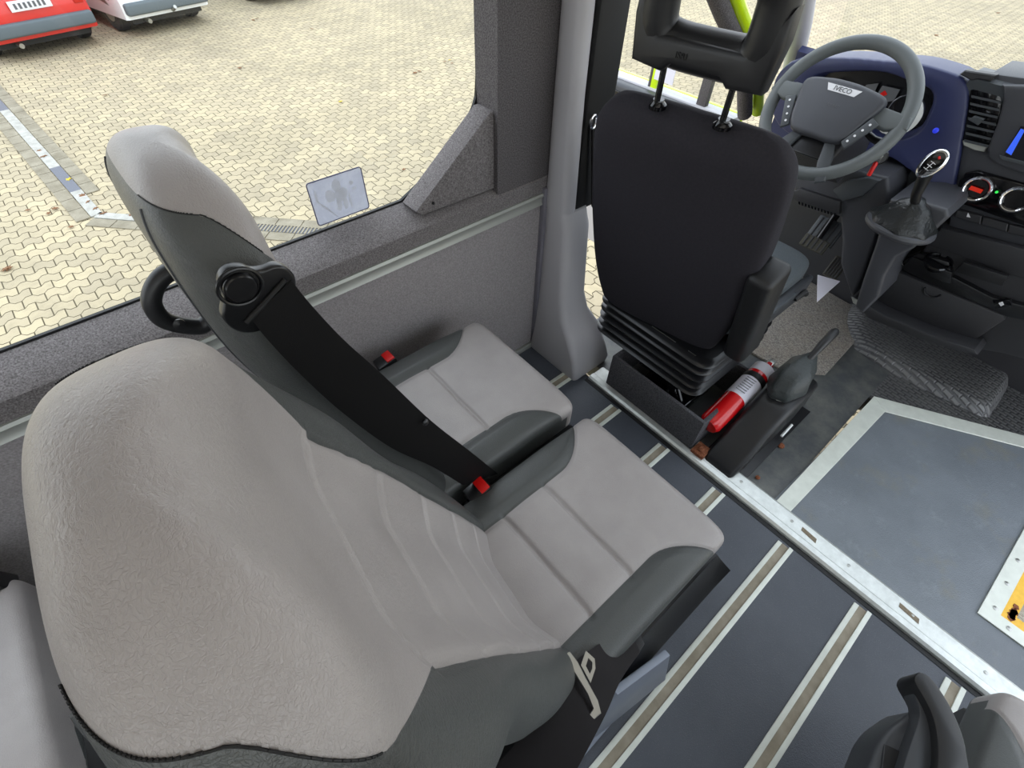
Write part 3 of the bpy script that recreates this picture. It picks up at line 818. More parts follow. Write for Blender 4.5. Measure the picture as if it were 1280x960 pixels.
# handle loop beside seat 2
lp = [aty(p, .80) for p in ((246, 343), (222, 338), (204, 345), (192, 362), (190, 380), (202, 398), (224, 406), (250, 408), (262, 400))]
hl = thing('grab_handle', 'black loop grab handle sticking out behind the window seat backrest', 'handle', lp[4])
build(MB().tube(smooth_pts(lp, 6), .014, 14), 'loop', 'plastic', hl)
bq = aty((224, 405), .785); build(MB().lathe([(.009, 0), (.009, .003), (.0, .004)], bq, (0, -1, .2), n=18), 'cap', 'plastic_s', hl)

# armrest of seat 5
ar = s5
def zrow(pts, z): return [atz(p, z) for p in pts]
fin = zrow([(1143, 850), (1150, 840), (1162, 845), (1176, 862), (1190, 885), (1203, 915), (1210, 945), (1212, 990), (1165, 1000), (1172, 960), (1172, 925), (1166, 895), (1155, 872)], .60)
build(MB().prism(smooth_pts(fin, 3, True), (0, 0, -.05), .004, 2), 'arm_pad', 'plastic', ar)
blade = zrow([(1143, 866), (1152, 864), (1164, 878), (1171, 900), (1172, 930), (1162, 965), (1150, 1000), (1120, 1000), (1135, 940), (1150, 893)], .585)
build(MB().prism(smooth_pts(blade, 3, True), (0, 0, -.03), .003, 2), 'arm_blade', 'grey_plastic', ar)
shell = zrow([(1150, 892), (1125, 900), (1105, 918), (1092, 945), (1080, 1000), (1150, 1000), (1165, 960)], .56)
build(MB().prism(smooth_pts(shell, 3, True), (0, 0, -.08), .008, 3), 'arm_shell', 'grey_plastic', ar)
rec = zrow([(1105, 930), (1130, 942), (1137, 952), (1134, 990), (1098, 990)], .5615)
build(MB().prism(rec, (0, 0, .002), .0008, 1), 'recess_cover', 'plastic', ar)

# ================================================================== DRIVER SEAT
ds = thing('driver_seat', 'black driver seat with tall backrest on rubber bellows', 'driver seat', (1.35, .58, 0))
def loft_back(zk, xk, tk, wk, cy, yk=None, nz=80, npn=64, pw=.5, wing=.03, top=.05):
    zk, xk, tk, wk = map(lambda a: np.array(a, float), (zk, xk, tk, wk))
    zs = np.linspace(zk[0], zk[-1], nz); rings = []
    for z in zs:
        x = cspl(np.array([z]), zk, xk)[0]; th = cspl(np.array([z]), zk, tk)[0]; w_ = cspl(np.array([z]), zk, wk)[0]
        q = np.clip((z-(zk[-1]-top))/top, 0, 1); f = math.sqrt(max(1-q**2.2, 0)); q0 = np.clip((zk[0]+top*.6-z)/(top*.6), 0, 1); f *= math.sqrt(max(1-q0**2.2, 0)); f = max(f, .02)
        ring = []
        for a in np.linspace(0, 2*PI, npn, endpoint=False):
            c, s = math.cos(a), math.sin(a); yy = (w_-top*.9*(1-f))*float(sgnpow(s, pw)); nn = float(sgnpow(c, pw))*th/2*max(f, .1)
            ty = abs(yy)/w_
            if c > 0: nn += wing*float(smst(.4, .9, ty))*c**.4*f*float(smst(zk[-1]-.05, zk[-1]-.30, z))
            ring.append((x+nn, cy+yy, z+nn*.25))
        rings.append(ring)
    return MB().loft(rings)
mb = loft_back([.36, .5, .7, .9, 1.02, 1.10], [1.235, 1.195, 1.135, 1.075, 1.04, 1.02], [.10, .12, .12, .11, .10, .09], [.205, .235, .25, .248, .238, .215], .60, wing=.05, top=.075)
bd = build(mb, 'backrest', 'seatback', ds, 50)
# side wing sleeves
# headrest: fat ring with an open window
hc = np.array([.985, .605, 1.285])
path = []
for a in np.linspace(0, 2*PI, 56, endpoint=False):
    c, s = math.cos(a), math.sin(a)
    path.append(hc+np.array([-.02*s, .108*float(sgnpow(c, .45)), .072*float(sgnpow(s, .5))-.006]))
rad = [.036+.005*max(0, -math.sin(a)) for a in np.linspace(0, 2*PI, 56, endpoint=False)]
mb = MB().tube(path, rad, 18, True)
# lower body of the headrest
hr = build(mb, 'headrest', 'plastic', ds, 60)
mb = MB().prism([(hc[0]-.028, hc[1]+y, hc[2]+z) for y, z in ((-.143, .02), (-.147, -.03), (-.138, -.112), (-.07, -.116), (-.052, -.100), (.052, -.100), (.07, -.116), (.138, -.108), (.147, -.03), (.143, .02), (.085, -.055), (-.085, -.055))], (.055, 0, 0), .012, 3)
build(mb, 'headrest_body', 'plastic', ds, 60)
mb = text_mb('ISRI', .016, (hc[0]-.0295, hc[1]+.03, hc[2]-.080), (0, -1, 0), (0, 0, 1), .0006)
build(mb, 'headrest_lettering', 'plastic_s', ds)
for sy in (-1, 1):
    y = hc[1]+sy*.075
    build(MB().tube([(.995, y, 1.098), (.99, y, 1.20)], .0065, 12), 'headrest_post', 'post_metal', ds)
    build(MB().lathe([(.019, 0), (.019, .008), (.013, .014), (.012, .018)], (1.003, y, 1.090), (-.1, 0, 1), n=24), 'post_collar', 'gloss', ds)
# cushion of driver seat
def softbox(lo, hi, p=.3, n=24, crown=.01):
    c = (np.array(lo)+hi)/2; h = (np.array(hi)-lo)/2; rings = []
    for t in np.linspace(-PI/2, PI/2, n):
        kx = float(sgnpow(math.sin(t), p)); k = max(math.cos(t), 0)**p; k = max(k, .02)
        ring = []
        for a in np.linspace(0, 2*PI, 48, endpoint=False):
            ring.append((c[0]+h[0]*kx, c[1]+h[1]*k*float(sgnpow(math.cos(a), p)), c[2]+h[2]*k*float(sgnpow(math.sin(a), p))))
        rings.append(ring)
    return MB().loft(rings)
build(softbox((1.26, .375, .40), (1.80, .86, .505)), 'seat_cushion', 'dseat', ds, 60)
build(MB().box((1.30, .352, .36), (1.76, .378, .455), .01), 'side_trim', 'grey_plastic', ds)
build(MB().box((1.40, .345, .425), (1.62, .362, .452), .004), 'control_panel', 'dash_top', ds)
build(MB().box((1.39, .344, .427), (1.402, .363, .450), .003), 'red_tab', 'red', ds, label='small red tab')
build(MB().tube([(1.66, .35, .40), (1.70, .340, .42), (1.72, .34, .40)], .010, 10), 'lever', 'plastic', ds)
def yaw_parts(names, deg, c=(1.15, .60)):
    T = Matrix.Translation((c[0], c[1], 0))@Matrix.Rotation(R_(deg), 4, 'Z')@Matrix.Translation((-c[0], -c[1], 0))
    W = Matrix.Translation(world_loc(ds))
    for o in ds.children:
        if o.name.split('.')[0] in names: o.data.transform(W.inverted()@T@W)
yaw_parts(('headrest', 'headrest_body', 'headrest_post', 'post_collar', 'backrest', 'headrest_lettering'), 9)
# armrest folded up along the backrest
Mx = Matrix.Translation((1.19, .325, .62))@Matrix.Rotation(R_(-17), 4, 'Y')
build(MB().box((-.05, -.035, -.20), (.055, .035, .17), .02, 3, Mx), 'armrest', 'seatside', ds)
# bellows
rings = []
zz_ = np.linspace(.205, .385, 40)
for i, z in enumerate(zz_):
    k = .014*math.sin((z-.205)/.18*2*PI*5)
    gx = .21+.010*(z-.17)/.2; gy = .225
    rings.append([(p[0], p[1], z) for p in rrect(1.39, .595, gx+k, gy+k, .05, 6)])
build(MB().loft(rings), 'bellows', 'plastic_s', ds, 60)
# lower box, open topped, with slightly ragged rear edge
mb = MB()
mb.box((1.145, .285, 0), (1.16, .700, .170), .004)
mb.box((1.16, .69, 0), (1.50, .705, .16), .003); mb.box((1.16, .285, 0), (1.50, .300, .16), .003); mb.box((1.49, .285, 0), (1.505, .705, .16), .003)
build(mb, 'base_box', 'base', ds)
mb = MB().tube([(1.22, .36, .03), (1.24, .45, .13), (1.25, .55, .12), (1.22, .62, .15)], .008, 8)
mb.lathe([(.03, 0), (.035, .03), (.02, .05)], (1.26, .47, .08), n=16); mb.box((1.19, .40, .02), (1.42, .6, .07), .01)
build(mb, 'suspension_gear', 'gloss', ds)
mb = MB()
for y0, y1 in ((.66, .63), (.60, .50), (.45, .42)):
    zc_ = .372; mb.box((1.178, y1, zc_), (1.184, y0, zc_+.006), .001)
build(mb, 'staple', 'steel', ds)
mb = MB().box((1.135, .23, .012), (1.19, .28, .03), .002); mb.lathe([(.012, 0), (.012, .008), (.007, .012)], (1.16, .255, .03), n=12)
build(mb, 'anchor_plate', 'rust', ds, label='rusty brown anchor plate')

# ================================================================== HANDBRAKE, EXTINGUISHER, MAT, FLOOR BITS
hbk = thing('handbrake', 'handbrake with leather gaiter on a black moulded cover beside the driver seat', 'handbrake', (1.35, .15, 0))
def ringz(pts, z): return [atz(p, z) for p in pts]
rings = []
for x, z, y0, y1 in ((1.150, .012, .125, .225), (1.165, .035, .118, .235), (1.23, .085, .112, .240), (1.30, .150, .108, .242), (1.36, .195, .106, .242), (1.42, .212, .105, .240), (1.54, .210, .105, .236), (1.60, .195, .108, .230), (1.645, .12, .112, .22), (1.66, .04, .118, .21)):
    r_ = min(.022, z*.45)
    rings.append([(x, p[0], p[1]) for p in [(q[0], q[1]) for q in rrect((y0+y1)/2, z/2, (y1-y0)/2-.008*(z > .1), z/2, r_, 4)]])
build(MB().loft(rings), 'cover', 'plastic', hbk, 40)
build(MB().prism([(1.19, .085, -.003), (1.66, .085, -.003), (1.66, .245, -.003), (1.155, .25, -.003), (1.155, .11, -.003)], (0, 0, .012), .004, 2), 'cover_foot', 'plastic', hbk)
bx = np.array([1.47, .185, .205])
rings = []
for z, r, dx in ((0, .064, 0), (.02, .070, 0), (.045, .064, .01), (.08, .058, .03), (.095, .035, .06), (.105, .02, .085)):
    rings.append([(bx[0]+dx+r*1.25*math.cos(a)*(1+.07*math.sin(5*a+z*30)), bx[1]+r*.85*math.sin(a)*(1+.07*math.sin(4*a+z*50)), bx[2]+z) for a in np.linspace(0, 2*PI, 40, endpoint=False)])
build(MB().loft(rings), 'gaiter', mat('gaiter_leather', (52, 57, 57), .45, bs=.6, bscale=90, bdist=.004), hbk, 60)
build(MB().tube([bx+np.array(p) for p in ((.07, 0, .095), (.10, .0, .115), (.13, 0, .135), (.185, -.002, .162), (.195, -.002, .167))], [.011, .012, .0145, .0155, .009], 14), 'lever', 'plastic', hbk)
build(MB().tube([bx+np.array([.075*math.cos(a), .052*math.sin(a), 0.002]) for a in np.linspace(0, 2*PI, 30, endpoint=False)], .003, 8, True), 'gaiter_frame', 'steel', hbk)
mb = MB().tube([(1.44, .098, .03), (1.50, .098, .05)], .005, 8); build(mb, 'bright_edge', 'white', hbk)
# floor screws
for p, lb in (((886, 0), ''),): pass
single(MB().lathe([(.013, 0), (.013, .004), (.006, .007)], atz((1056-0, 614), 0)*0+atz((978-0, 616), 0)*0+atz((978, 617), 0), n=16) if False else MB().lathe([(.013, 0), (.012, .004), (.006, .007)], atz((976, 557), 0), n=16), 'floor_screw', 'rust', 'larger rusty screw in the black floor right of the handbrake cover', 'screw', 'rusty floor screws')
single(MB().lathe([(.008, 0), (.008, .003), (.004, .005)], atz((947, 597), 0), n=16), 'floor_screw', 'rust', 'smaller rusty screw in the black floor near the threshold strip', 'screw', 'rusty floor screws')
for (p, lb) in (((926, 585), 'torn flap hole at the rear foot of the handbrake cover'), ((955, 536), 'small torn slot in the floor beside the handbrake cover')):
    c = atz(p, 0); single(MB().prism([c+np.array(d) for d in ((-.022, -.004, 0), (.0, -.014, 0), (.022, -.004, 0), (.012, .012, 0))], (0, 0, .003), .001, 1), 'floor_flap', 'gloss', lb, 'floor flap')

fe = thing('fire_extinguisher', 'red fire extinguisher lying between the driver seat and the handbrake', 'fire extinguisher', (1.38, .30, .1))
fa = atz((880, 520), .14)+np.array([0, .01, 0]); fb = atz((950, 447), .20)
fa = np.array([1.20, .285, .11]); fb = np.array([1.55, .285, .19]); ax = (fb-fa); L = np.linalg.norm(ax); ax /= L
build(MB().lathe([(.0, -.003), (.032, 0), (.040, .014), (.040, L*.82), (.034, L*.90), (.016, L*.95), (.014, L)], fa, ax, n=32), 'cylinder', 'redx', fe)
build(MB().lathe([(.0408, 0), (.0412, .001), (.0412, .095), (.0408, .096)], fa+ax*.15, ax, n=32), 'label_sheet', 'paper', fe, label='white printed label')
build(MB().lathe([(.0418, 0), (.043, .003), (.043, .022), (.0418, .025)], fa+ax*.245, ax, n=32), 'strap', 'rubber', fe)
build(MB().lathe([(.0408, 0), (.0412, .001), (.0412, .04), (.0408, .041)], fa+ax*.285, ax, n=32), 'label_band', 'paper', fe)
up = np.array([-ax[2], 0, ax[0]])
mb = MB()
for i in range(7):
    o_ = fa+ax*(.168+i*.011)+up*.0413
    mb.box((-.0013, -.018, -.0003), (.0013, .018, .0006), 0, 1, Matrix.Translation(Vector(o_))@Matrix.Rotation(-math.atan2(ax[2], ax[0]), 4, 'Y'))
build(mb, 'print_line', 'lettergrey', fe)
build(MB().box((L*.95, -.012, -.012), (L*1.05, .012, .012), .003, 2, Matrix.Translation(Vector(fa))@Matrix.Rotation(-math.atan2(ax[2], ax[0]), 4, 'Y')), 'valve', 'steel', fe)

mt_ = thing('floor_mat', 'grey woven carpet mat lying on the black cab floor in front of the driver seat', 'mat', (2.0, .25, 0))
mpts = [atz((1005-22, 462), 0), atz((1030, 469), 0), atz((1092, 402), 0), atz((1062, 372), 0), atz((1035, 360), 0), (2.35, .52, 0), (1.70, .50, 0)]
mpts[0] = atz((1000, 460), 0)
mpts = [(1.78, .26), (1.90, .143), (2.42, .160), (2.45, .55), (1.76, .55)]
build(MB().prism([(p[0], p[1], -.003) for p in mpts], (0, 0, .012), .003, 2), 'carpet', 'matt', mt_)
# folded paper by seat
c = atz((1035, 350), .10)
single(MB().prism([atz(p, .30) for p in ((1022, 344), (1050, 352), (1021, 378))], (0, 0, .002)), 'paper_sheet', 'paper', 'sheet of white paper sticking out in front of the driver seat cushion', 'paper')
# hump in the embossed floor
hp = [atz(p, 0) for p in ((1070, 402), (1260, 462), (1236, 510), (1218, 512), (1062, 420))]
mb = MB()
b0 = [atz(p, 0)[:2] for p in ((1078, 375), (1262, 455), (1262, 478), (1240, 515), (1218, 516), (1065, 432))]
cx = np.mean(b0, 0)
rings = []
P0 = resample(smooth_pts(b0, 5, True), 48)
for sc, z in ((1, -.003), (.985, .002), (.95, .012), (.91, .025), (.87, .035), (.82, .040), (.5, .042), (.2, .042)):
    rings.append([tuple(cx+(p-cx)*sc)+(z,) for p in P0])
struct(MB().loft(rings), 'floor.004', 'tread', 50, label='raised hump in the embossed rubber floor')

# ================================================================== DASHBOARD
db = thing('dashboard', 'dark dashboard with navy instrument surround, centre stack and lower storage drawer', 'dashboard', (2.2, .2, .2))
XD = 2.10
def px3(pts, x): return [atx(p, x) for p in pts]
# navy surround with cluster opening
outer = [(962, 132), (964, 112), (972, 92), (990, 76), (1010, 73), (1060, 72), (1110, 76), (1150, 80), (1180, 88), (1202, 97), (1210, 112), (1209, 140), (1203, 175), (1196, 215), (1190, 258), (1180, 256), (1168, 232), (1140, 215), (1110, 196), (1060, 190), (1010, 178), (975, 160)]
inner = [(1004, 124), (1008, 106), (1018, 95), (1030, 91), (1050, 89), (1075, 88), (1100, 89), (1120, 94), (1140, 102), (1158, 108), (1167, 116), (1168, 128), (1163, 142), (1156, 156), (1147, 166), (1135, 172), (1120, 175), (1095, 172), (1060, 166), (1030, 158), (1014, 148), (1006, 136)]
n = 88
def by_angle(poly, x, n=88, c=(1090, 132)):
    P = np.array(smooth_pts([np.array(p, float) for p in poly], 8, True)); ang = np.arctan2(P[:, 1]-c[1], P[:, 0]-c[0]); out = []
    for a in np.linspace(-PI, PI, n, endpoint=False):
        i = np.argmin(np.abs(np.angle(np.exp(1j*(ang-a))))); out.append(atx(P[i], x))
    return out
O = by_angle(outer, XD); I = by_angle(inner, XD+.002); C0 = np.mean(I, 0)
def toward(ps, c, k, dx): return [p+(c-p)*k+np.array([dx, 0, 0]) for p in ps]
OC = np.mean(O, 0)
rings = [toward(O, OC, -.0, .12), toward(O, OC, 0, .012), toward(O, OC, .012, .003), toward(O, OC, .035, -.001), toward(I, C0, -.04, -.004), toward(I, C0, 0, 0), toward(I, C0, .05, .02), toward(I, C0, .08, .07)]
build(MB().loft(rings, cap=False), 'instrument_surround', 'blue', db, 50, label='navy blue instrument surround')
ro = toward(I, C0, .08, .068)
build(MB().prism(ro, (.01, 0, 0)), 'cluster_panel', 'gauge', db)
def disc_x(px_c, x, r, prof, mt, nm, lab=None, n=36):
    c = atx(px_c, x); return build(MB().lathe([(a*r, b) for a, b in prof], c, (-1, 0, .25), n=n), nm, mt, db, label=lab)
disc_x((1043, 121), XD+.055, .052, [(1, 0), (1, .008), (.93, .009), (.90, .003), (.0, .003)], 'gauge', 'speedometer')
cg = atx((1043, 121), XD+.05)
build(MB().tube([cg+np.array([-.009, .050*math.cos(a), .050*math.sin(a)]) for a in np.linspace(0, 2*PI, 40, endpoint=False)], .0022, 6, True), 'gauge_ring', 'chrome', db)
cg2 = atx((1132, 140), XD+.05)
build(MB().tube([cg2+np.array([-.006, .052*math.cos(a), .052*math.sin(a)]) for a in np.linspace(0, 2*PI, 40, endpoint=False)], .0022, 6, True), 'gauge_ring', 'chrome', db)
build(MB().prism(px3(((1073, 118), (1083, 106), (1098, 104), (1090, 122)), XD+.052), (.004, 0, 0)), 'display_lens', 'gauge_lt', db)
build(MB().prism(px3(((1094, 122), (1103, 107), (1125, 112), (1117, 126), (1105, 128)), XD+.052), (.004, 0, 0)), 'display_lens', 'gauge_lt', db)
build(MB().prism(px3(((1100, 117), (1106, 113), (1109, 118), (1103, 121)), XD+.049), (.002, 0, 0)), 'warning_light', 'red', db)
# white crescent piece at the lower right of the cluster
cr = [(1152, 128), (1153, 142), (1146, 155), (1134, 165), (1118, 170), (1102, 166), (1100, 161), (1118, 163), (1132, 157), (1143, 146), (1146, 132)]
build(MB().prism(px3(smooth_pts([np.array(p, float) for p in cr], 3, True), XD-.010), (.01, 0, 0), .002, 2), 'white_crescent', 'white', db, label='white crescent at the lower right of the cluster')
build(MB().lathe([(.0, -.001), (.008, 0), (.008, .006), (.005, .008)], atx((1170, 163), XD-.002), (-1, 0, .1), n=18), 'blue_button', mat('blue_glow', (40, 50, 200), .3, emis=(50, 70, 230), es=.5), db, label='small blue button')
# left air vent in the surround
mb = MB()
for i in range(4): mb.prism(px3(((976, 103+i*6), (992, 99+i*6.5), (992, 101.5+i*6.5), (976, 105.5+i*6)), XD-.004), (.01, 0, 0))
build(mb, 'vent_slat', 'gloss', db)
# dash top falling away to the windscreen
tp = [(958, 104), (975, 86), (992, 74)]
def dtop(y0, y1, mt, nm, z0=1.0, xs=2.10):
    prof = [(xs, .985), (xs+.02, 1.0), (2.20, .995), (2.34, .93), (2.52, .80), (2.62, .70), (2.62, .55), (2.30, .55), (xs+.04, .60), (xs+.02, .90)]
    k = z0-1.0
    build(MB().loft([[(x, y, z+k) for x, z in prof] for y in np.linspace(y0, y1, 6)]), nm, mt, db, 30)
dtop(.90, .34, 'blue', 'top_cover', .965, 2.185)
dtop(.34, -1.0, 'dash_top', 'top_cover', 1.035)
# centre stack body
stk = [(1212, 108), (1206, 165), (1196, 225), (1186, 280), (1168, 300), (1180, 330), (1300, 395), (1420, 420), (1420, 130), (1300, 100), (1240, 92)]
build(MB().prism(px3(stk, XD+.012), (.2, 0, 0), .006, 2), 'centre_stack', 'dash', db)
# centre vent
vf = [(1213, 112), (1228, 106), (1244, 108), (1252, 122), (1251, 140), (1243, 165), (1236, 184), (1220, 182), (1203, 176), (1208, 145)]
build(MB().prism(px3(vf, XD+.006), (.02, 0, 0), .003, 2), 'vent_recess', 'gloss', db)
for i in range(7):
    y = 122+i*9.2; k = i*1.6
    build(MB().prism(px3(((1214-k*.9, y-3), (1251-k*1.3, y+5), (1251-k*1.3, y+8), (1214-k*.9, y+0)), XD-.002), (.022, 0, -.004)), 'vent_slat', 'dash_top', db)
build(MB().prism(px3(((1210, 150), (1218, 145), (1231, 149), (1222, 157)), XD-.008), (.012, 0, 0), .002, 1), 'vent_tab', 'dash_top', db)
build(MB().prism(px3(((1203, 176), (1234, 184), (1230, 190), (1218, 188), (1204, 182)), XD-.0), (.012, 0, 0), .002, 1), 'vent_wheel', 'trim', db)
build(MB().prism(px3(((1199, 93), (1206, 88), (1246, 94), (1238, 102), (1222, 99), (1214, 101)), XD-.004), (.03, 0, 0), .003, 1), 'vent_cap', 'dash_dark', db)
# screen bezel + screen
bz = [(1252, 106), (1300, 108), (1420, 140), (1420, 260), (1300, 226), (1244, 206), (1234, 198), (1234, 185), (1246, 155), (1254, 125)]
build(MB().prism(px3(bz, XD-.012), (.03, 0, 0), .01, 3), 'screen_bezel', 'dash', db)
build(MB().prism(px3(((1276, 158), (1420, 190), (1420, 235), (1258, 197), (1256, 193)), XD-.016), (.006, 0, 0), .001, 1), 'screen', 'screen', db)
build(MB().prism(px3(((1257, 190), (1276, 161), (1281, 163), (1264, 194)), XD-.0175), (.002, 0, 0)), 'lit_strip', 'screen_lit', db, label='blue lit strip of the display')
build(MB().prism(px3(((1249, 194), (1420, 238), (1420, 244), (1250, 199)), XD-.018), (.006, 0, 0), .001, 1), 'screen_sill', 'dash_top', db)
# climate panel
cp = [(1199, 225), (1206, 217), (1222, 214), (1300, 236), (1420, 270), (1420, 330), (1300, 290), (1200, 255), (1192, 247)]
build(MB().prism(px3(cp, XD-.006), (.02, 0, 0), .006, 2), 'climate_panel', 'gloss', db, label='glossy black climate panel')
for i, pc_ in enumerate(((1222, 236), (1270, 249))):
    c = atx(pc_, XD-.012); axn = Vector((-1, 0, .18)).normalized()
    k = build(MB().lathe([(.036, 0), (.036, .012), (.031, .016), (.026, .014), (.026, .008), (.0, .008)], c, axn, n=40), 'climate_knob', 'gloss', db)
    build(MB().lathe([(.0365, 0), (.0385, .003), (.0375, .014), (.033, .019), (.030, .017), (.0295, .010), (.034, .004)], c, axn, n=40), 'chrome_ring', 'chrome', k, label='chrome ring').matrix_parent_inverse = Matrix.Identity(4)
    if i == 0: build(MB().prism([c+np.array([-.021, y, z]) for y, z in ((.018, -.002), (-.016, -.002), (-.016, .010), (.018, .010))], (-.001, 0, 0)), 'temperature_display', 'display_red', k)
build(MB().lathe([(.004, 0), (.004, .002)], atx((1246, 240), XD-.013), (-1, 0, 0), n=10), 'indicator', 'green_led', db)
# button row
for i in range(3):
    a = 1196+i*33; y = 262+i*9.5
    build(MB().prism(px3(((a, y), (a+31, y+8.5), (a+29, y+18.5), (a-3, y+9.5)), XD-.006), (.016, 0, 0), .002, 1), 'button', 'dash_dark', db)
build(MB().prism(px3(((1208, 271), (1210, 266), (1213, 272)), XD-.0075), (.002, 0, 0)), 'button_mark', 'letter', db)
# lower storage part
XL = 2.06
low = [(1103, 322), (1150, 318), (1175, 282), (1300, 318), (1420, 350), (1420, 500), (1300, 455), (1250, 442), (1214, 436), (1180, 426), (1130, 408), (1086, 375), (1088, 345)]
build(MB().prism(px3(low, XL+.03), (.2, 0, 0), .01, 2), 'lower_console', 'dash_dark', db)
build(MB().prism(px3(((1176, 285), (1281, 312), (1420, 350), (1420, 385), (1268, 345), (1160, 306)), XL+.015), (.03, 0, 0), .006, 2), 'open_shelf', 'dash_dark', db)
build(MB().prism(px3(((1130, 325), (1148, 317), (1186, 328), (1190, 346), (1240, 372), (1420, 420), (1420, 432), (1240, 392), (1225, 384), (1128, 338)), XL+.005), (.04, 0, 0), .004, 2), 'storage_tray', 'plastic_s', db)
dr = build(MB().prism(px3(((1100, 337), (1108, 334), (1255, 395), (1256, 400), (1214, 428), (1206, 427), (1090, 378), (1088, 370)), XL-.002), (.05, 0, 0), .006, 2), 'drawer', 'dash_dark', db)
hcp = atx((1166, 364), XL-.006)
build(MB().tube([hcp+np.array([0, .026*math.cos(a), .022*math.sin(a)]) for a in np.linspace(PI, 2*PI, 16)], .0032, 8), 'handle', 'plastic_s', dr)
for p in ((1116, 329), (1252, 380)):
    build(MB().prism(px3([(p[0]-12, p[1]-4), (p[0]+10, p[1]-5), (p[0]+14, p[1]+4), (p[0]-8, p[1]+6)], XL-.003), (.02, 0, 0), .004, 2), 'socket_cover', 'gloss', db)
    build(MB().prism(px3([(p[0]-4, p[1]-1), (p[0]+1, p[1]-3), (p[0]+3, p[1]+1), (p[0]-1, p[1]+3)], XL-.0045), (.002, 0, 0)), 'socket_mark', 'letter', db)
cc = atx((1172, 328), XL-.0)
build(MB().lathe([(.040, 0), (.042, .006), (.036, .008), (.033, .001), (.030, -.02)], cc, (-.35, 0, 1), n=32), 'cup_holder', 'gloss', db)
build(MB().prism(px3(((1130, 331), (1140, 321), (1190, 341), (1188, 355), (1178, 353)), XL-.008), (.012, 0, 0), .004, 2), 'holder_flap', 'plastic_s', db)
build(MB().prism(px3(((1204, 328), (1260, 346), (1252, 358), (1192, 340)), XL-.008), (.02, 0, 0), .004, 2), 'shelf_flap', 'plastic', db)
# left knee panel with tray and steering column area
kp = [(990, 222), (1000, 215), (1040, 205), (1075, 214), (1110, 222), (1112, 240), (1106, 268), (1094, 300), (1078, 345), (1064, 372), (1050, 330), (1052, 300), (1050, 272), (1000, 252), (992, 240)]
build(MB().prism(px3(kp, 1.98), (.2, 0, 0), .012, 3), 'knee_panel', 'dash', db)
build(MB().prism(px3(((990, 240), (1000, 236), (1050, 252), (1049, 268), (1040, 268), (992, 250)), 1.965), (.02, 0, 0), .004, 2), 'fuse_cover', 'dash_dark', db)
mb = MB()
for i in range(12): mb.prism(px3([(998+i*4, 252+i*1.3), (1000+i*4, 252.6+i*1.3), (1000+i*4, 256+i*1.3), (998+i*4, 255.4+i*1.3)], 1.964), (.003, 0, 0))
build(mb, 'speaker_slot', 'gloss', db)
build(MB().prism(px3(((1040, 238), (1058, 226), (1085, 222), (1100, 226), (1078, 245), (1052, 252)), 1.962), (.03, 0, 0), .005, 2), 'coin_tray', 'dash_top', db)
# centre leg of console below gear lever
gp = [(1106, 262), (1112, 250), (1150, 252), (1184, 262), (1186, 272), (1160, 296), (1140, 312), (1120, 322), (1106, 345), (1098, 372), (1078, 392), (1068, 384), (1078, 350), (1094, 305)]
build(MB().prism(px3(gp, 1.90), (.22, 0, 0), .012, 3), 'console_leg', 'dash', db)
build(MB().prism(px3(((1062, 372), (1070, 372), (1100, 392), (1160, 418), (1218, 437), (1222, 444), (1200, 440), (1150, 425), (1085, 398)), 1.99), (.1, 0, 0), .006, 2), 'kick_edge', 'dash_dark', db)
build(MB().prism(px3(((1064, 372), (1082, 380), (1080, 386), (1066, 379)), 1.985), (.01, 0, 0), .002, 2), 'worn_corner', 'trim', db)

# gear lever
gl = thing('gear_lever', 'gear lever with chrome framed knob and black leather gaiter on the console', 'gear lever', (1.88, .22, .7))
b_ = atx((1148, 278), 1.88); b_ = np.array([1.875, .235, .665])
rings = []
for z, r, dx in ((0, .094, 0), (.012, .097, 0), (.03, .080, -.0), (.055, .058, 0), (.075, .045, 0), (.085, .026, .0), (.095, .016, .004)):
    rings.append([(b_[0]+dx+r*.85*math.cos(a)*(1+.06*math.sin(6*a+z*40)), b_[1]+r*math.sin(a)*(1+.08*math.sin(5*a+z*60)), b_[2]+z) for a in np.linspace(0, 2*PI, 48, endpoint=False)])
build(MB().loft(rings), 'gaiter', mat('lever_gaiter_leather', (26, 29, 30), .38, bs=.7, bscale=70, bdist=.005), gl, 60)
build(MB().tube([b_+np.array([.080*math.cos(a), .092*math.sin(a), .0]) for a in np.linspace(0, 2*PI, 36, endpoint=False)], .012, 10, True), 'gaiter_surround', 'dash', gl)
kc = atx((1165, 205), 1.82)
build(MB().tube([b_+np.array([0, 0, .07]), b_+(kc-b_)*.55, kc+np.array([0.01, 0, -.028]), kc+np.array([.006, 0, -.008])], [.013, .014, .019, .026], 16), 'stick', 'plastic', gl)
kn = Vector(tuple(CAM-kc)).normalized(); kn = (kn+Vector((-.4, 0, .1))).normalized()
q = kn.to_track_quat('Z', 'Y'); 
ru = Vector(tuple(atx((1180, 192), 1.82)-atx((1150, 218), 1.82))).normalized(); ru = (ru-kn*ru.dot(kn)).normalized(); rv = kn.cross(ru)
def kell(a, b, h, n=36, egg=.12): return [tuple(Vector(tuple(kc))+ru*(a*math.cos(t))+rv*(b*math.sin(t)*(1+egg*math.cos(t)))+kn*h) for t in np.linspace(0, 2*PI, n, endpoint=False)]
build(MB().loft([kell(.030, .020, -.026), kell(.040, .026, -.012), kell(.043, .028, 0), kell(.040, .026, .008), kell(.032, .019, .010)]), 'knob', 'chrome', gl, 60, label='chrome knob')
build(MB().loft([kell(.034, .0205, .008), kell(.034, .0205, .0112), kell(.020, .012, .0125)]), 'shift_pattern_plate', 'gloss', gl, 60)
mb = MB()
def kp2(a, b, h=.0128): return Vector(tuple(kc))+ru*a+rv*b+kn*h
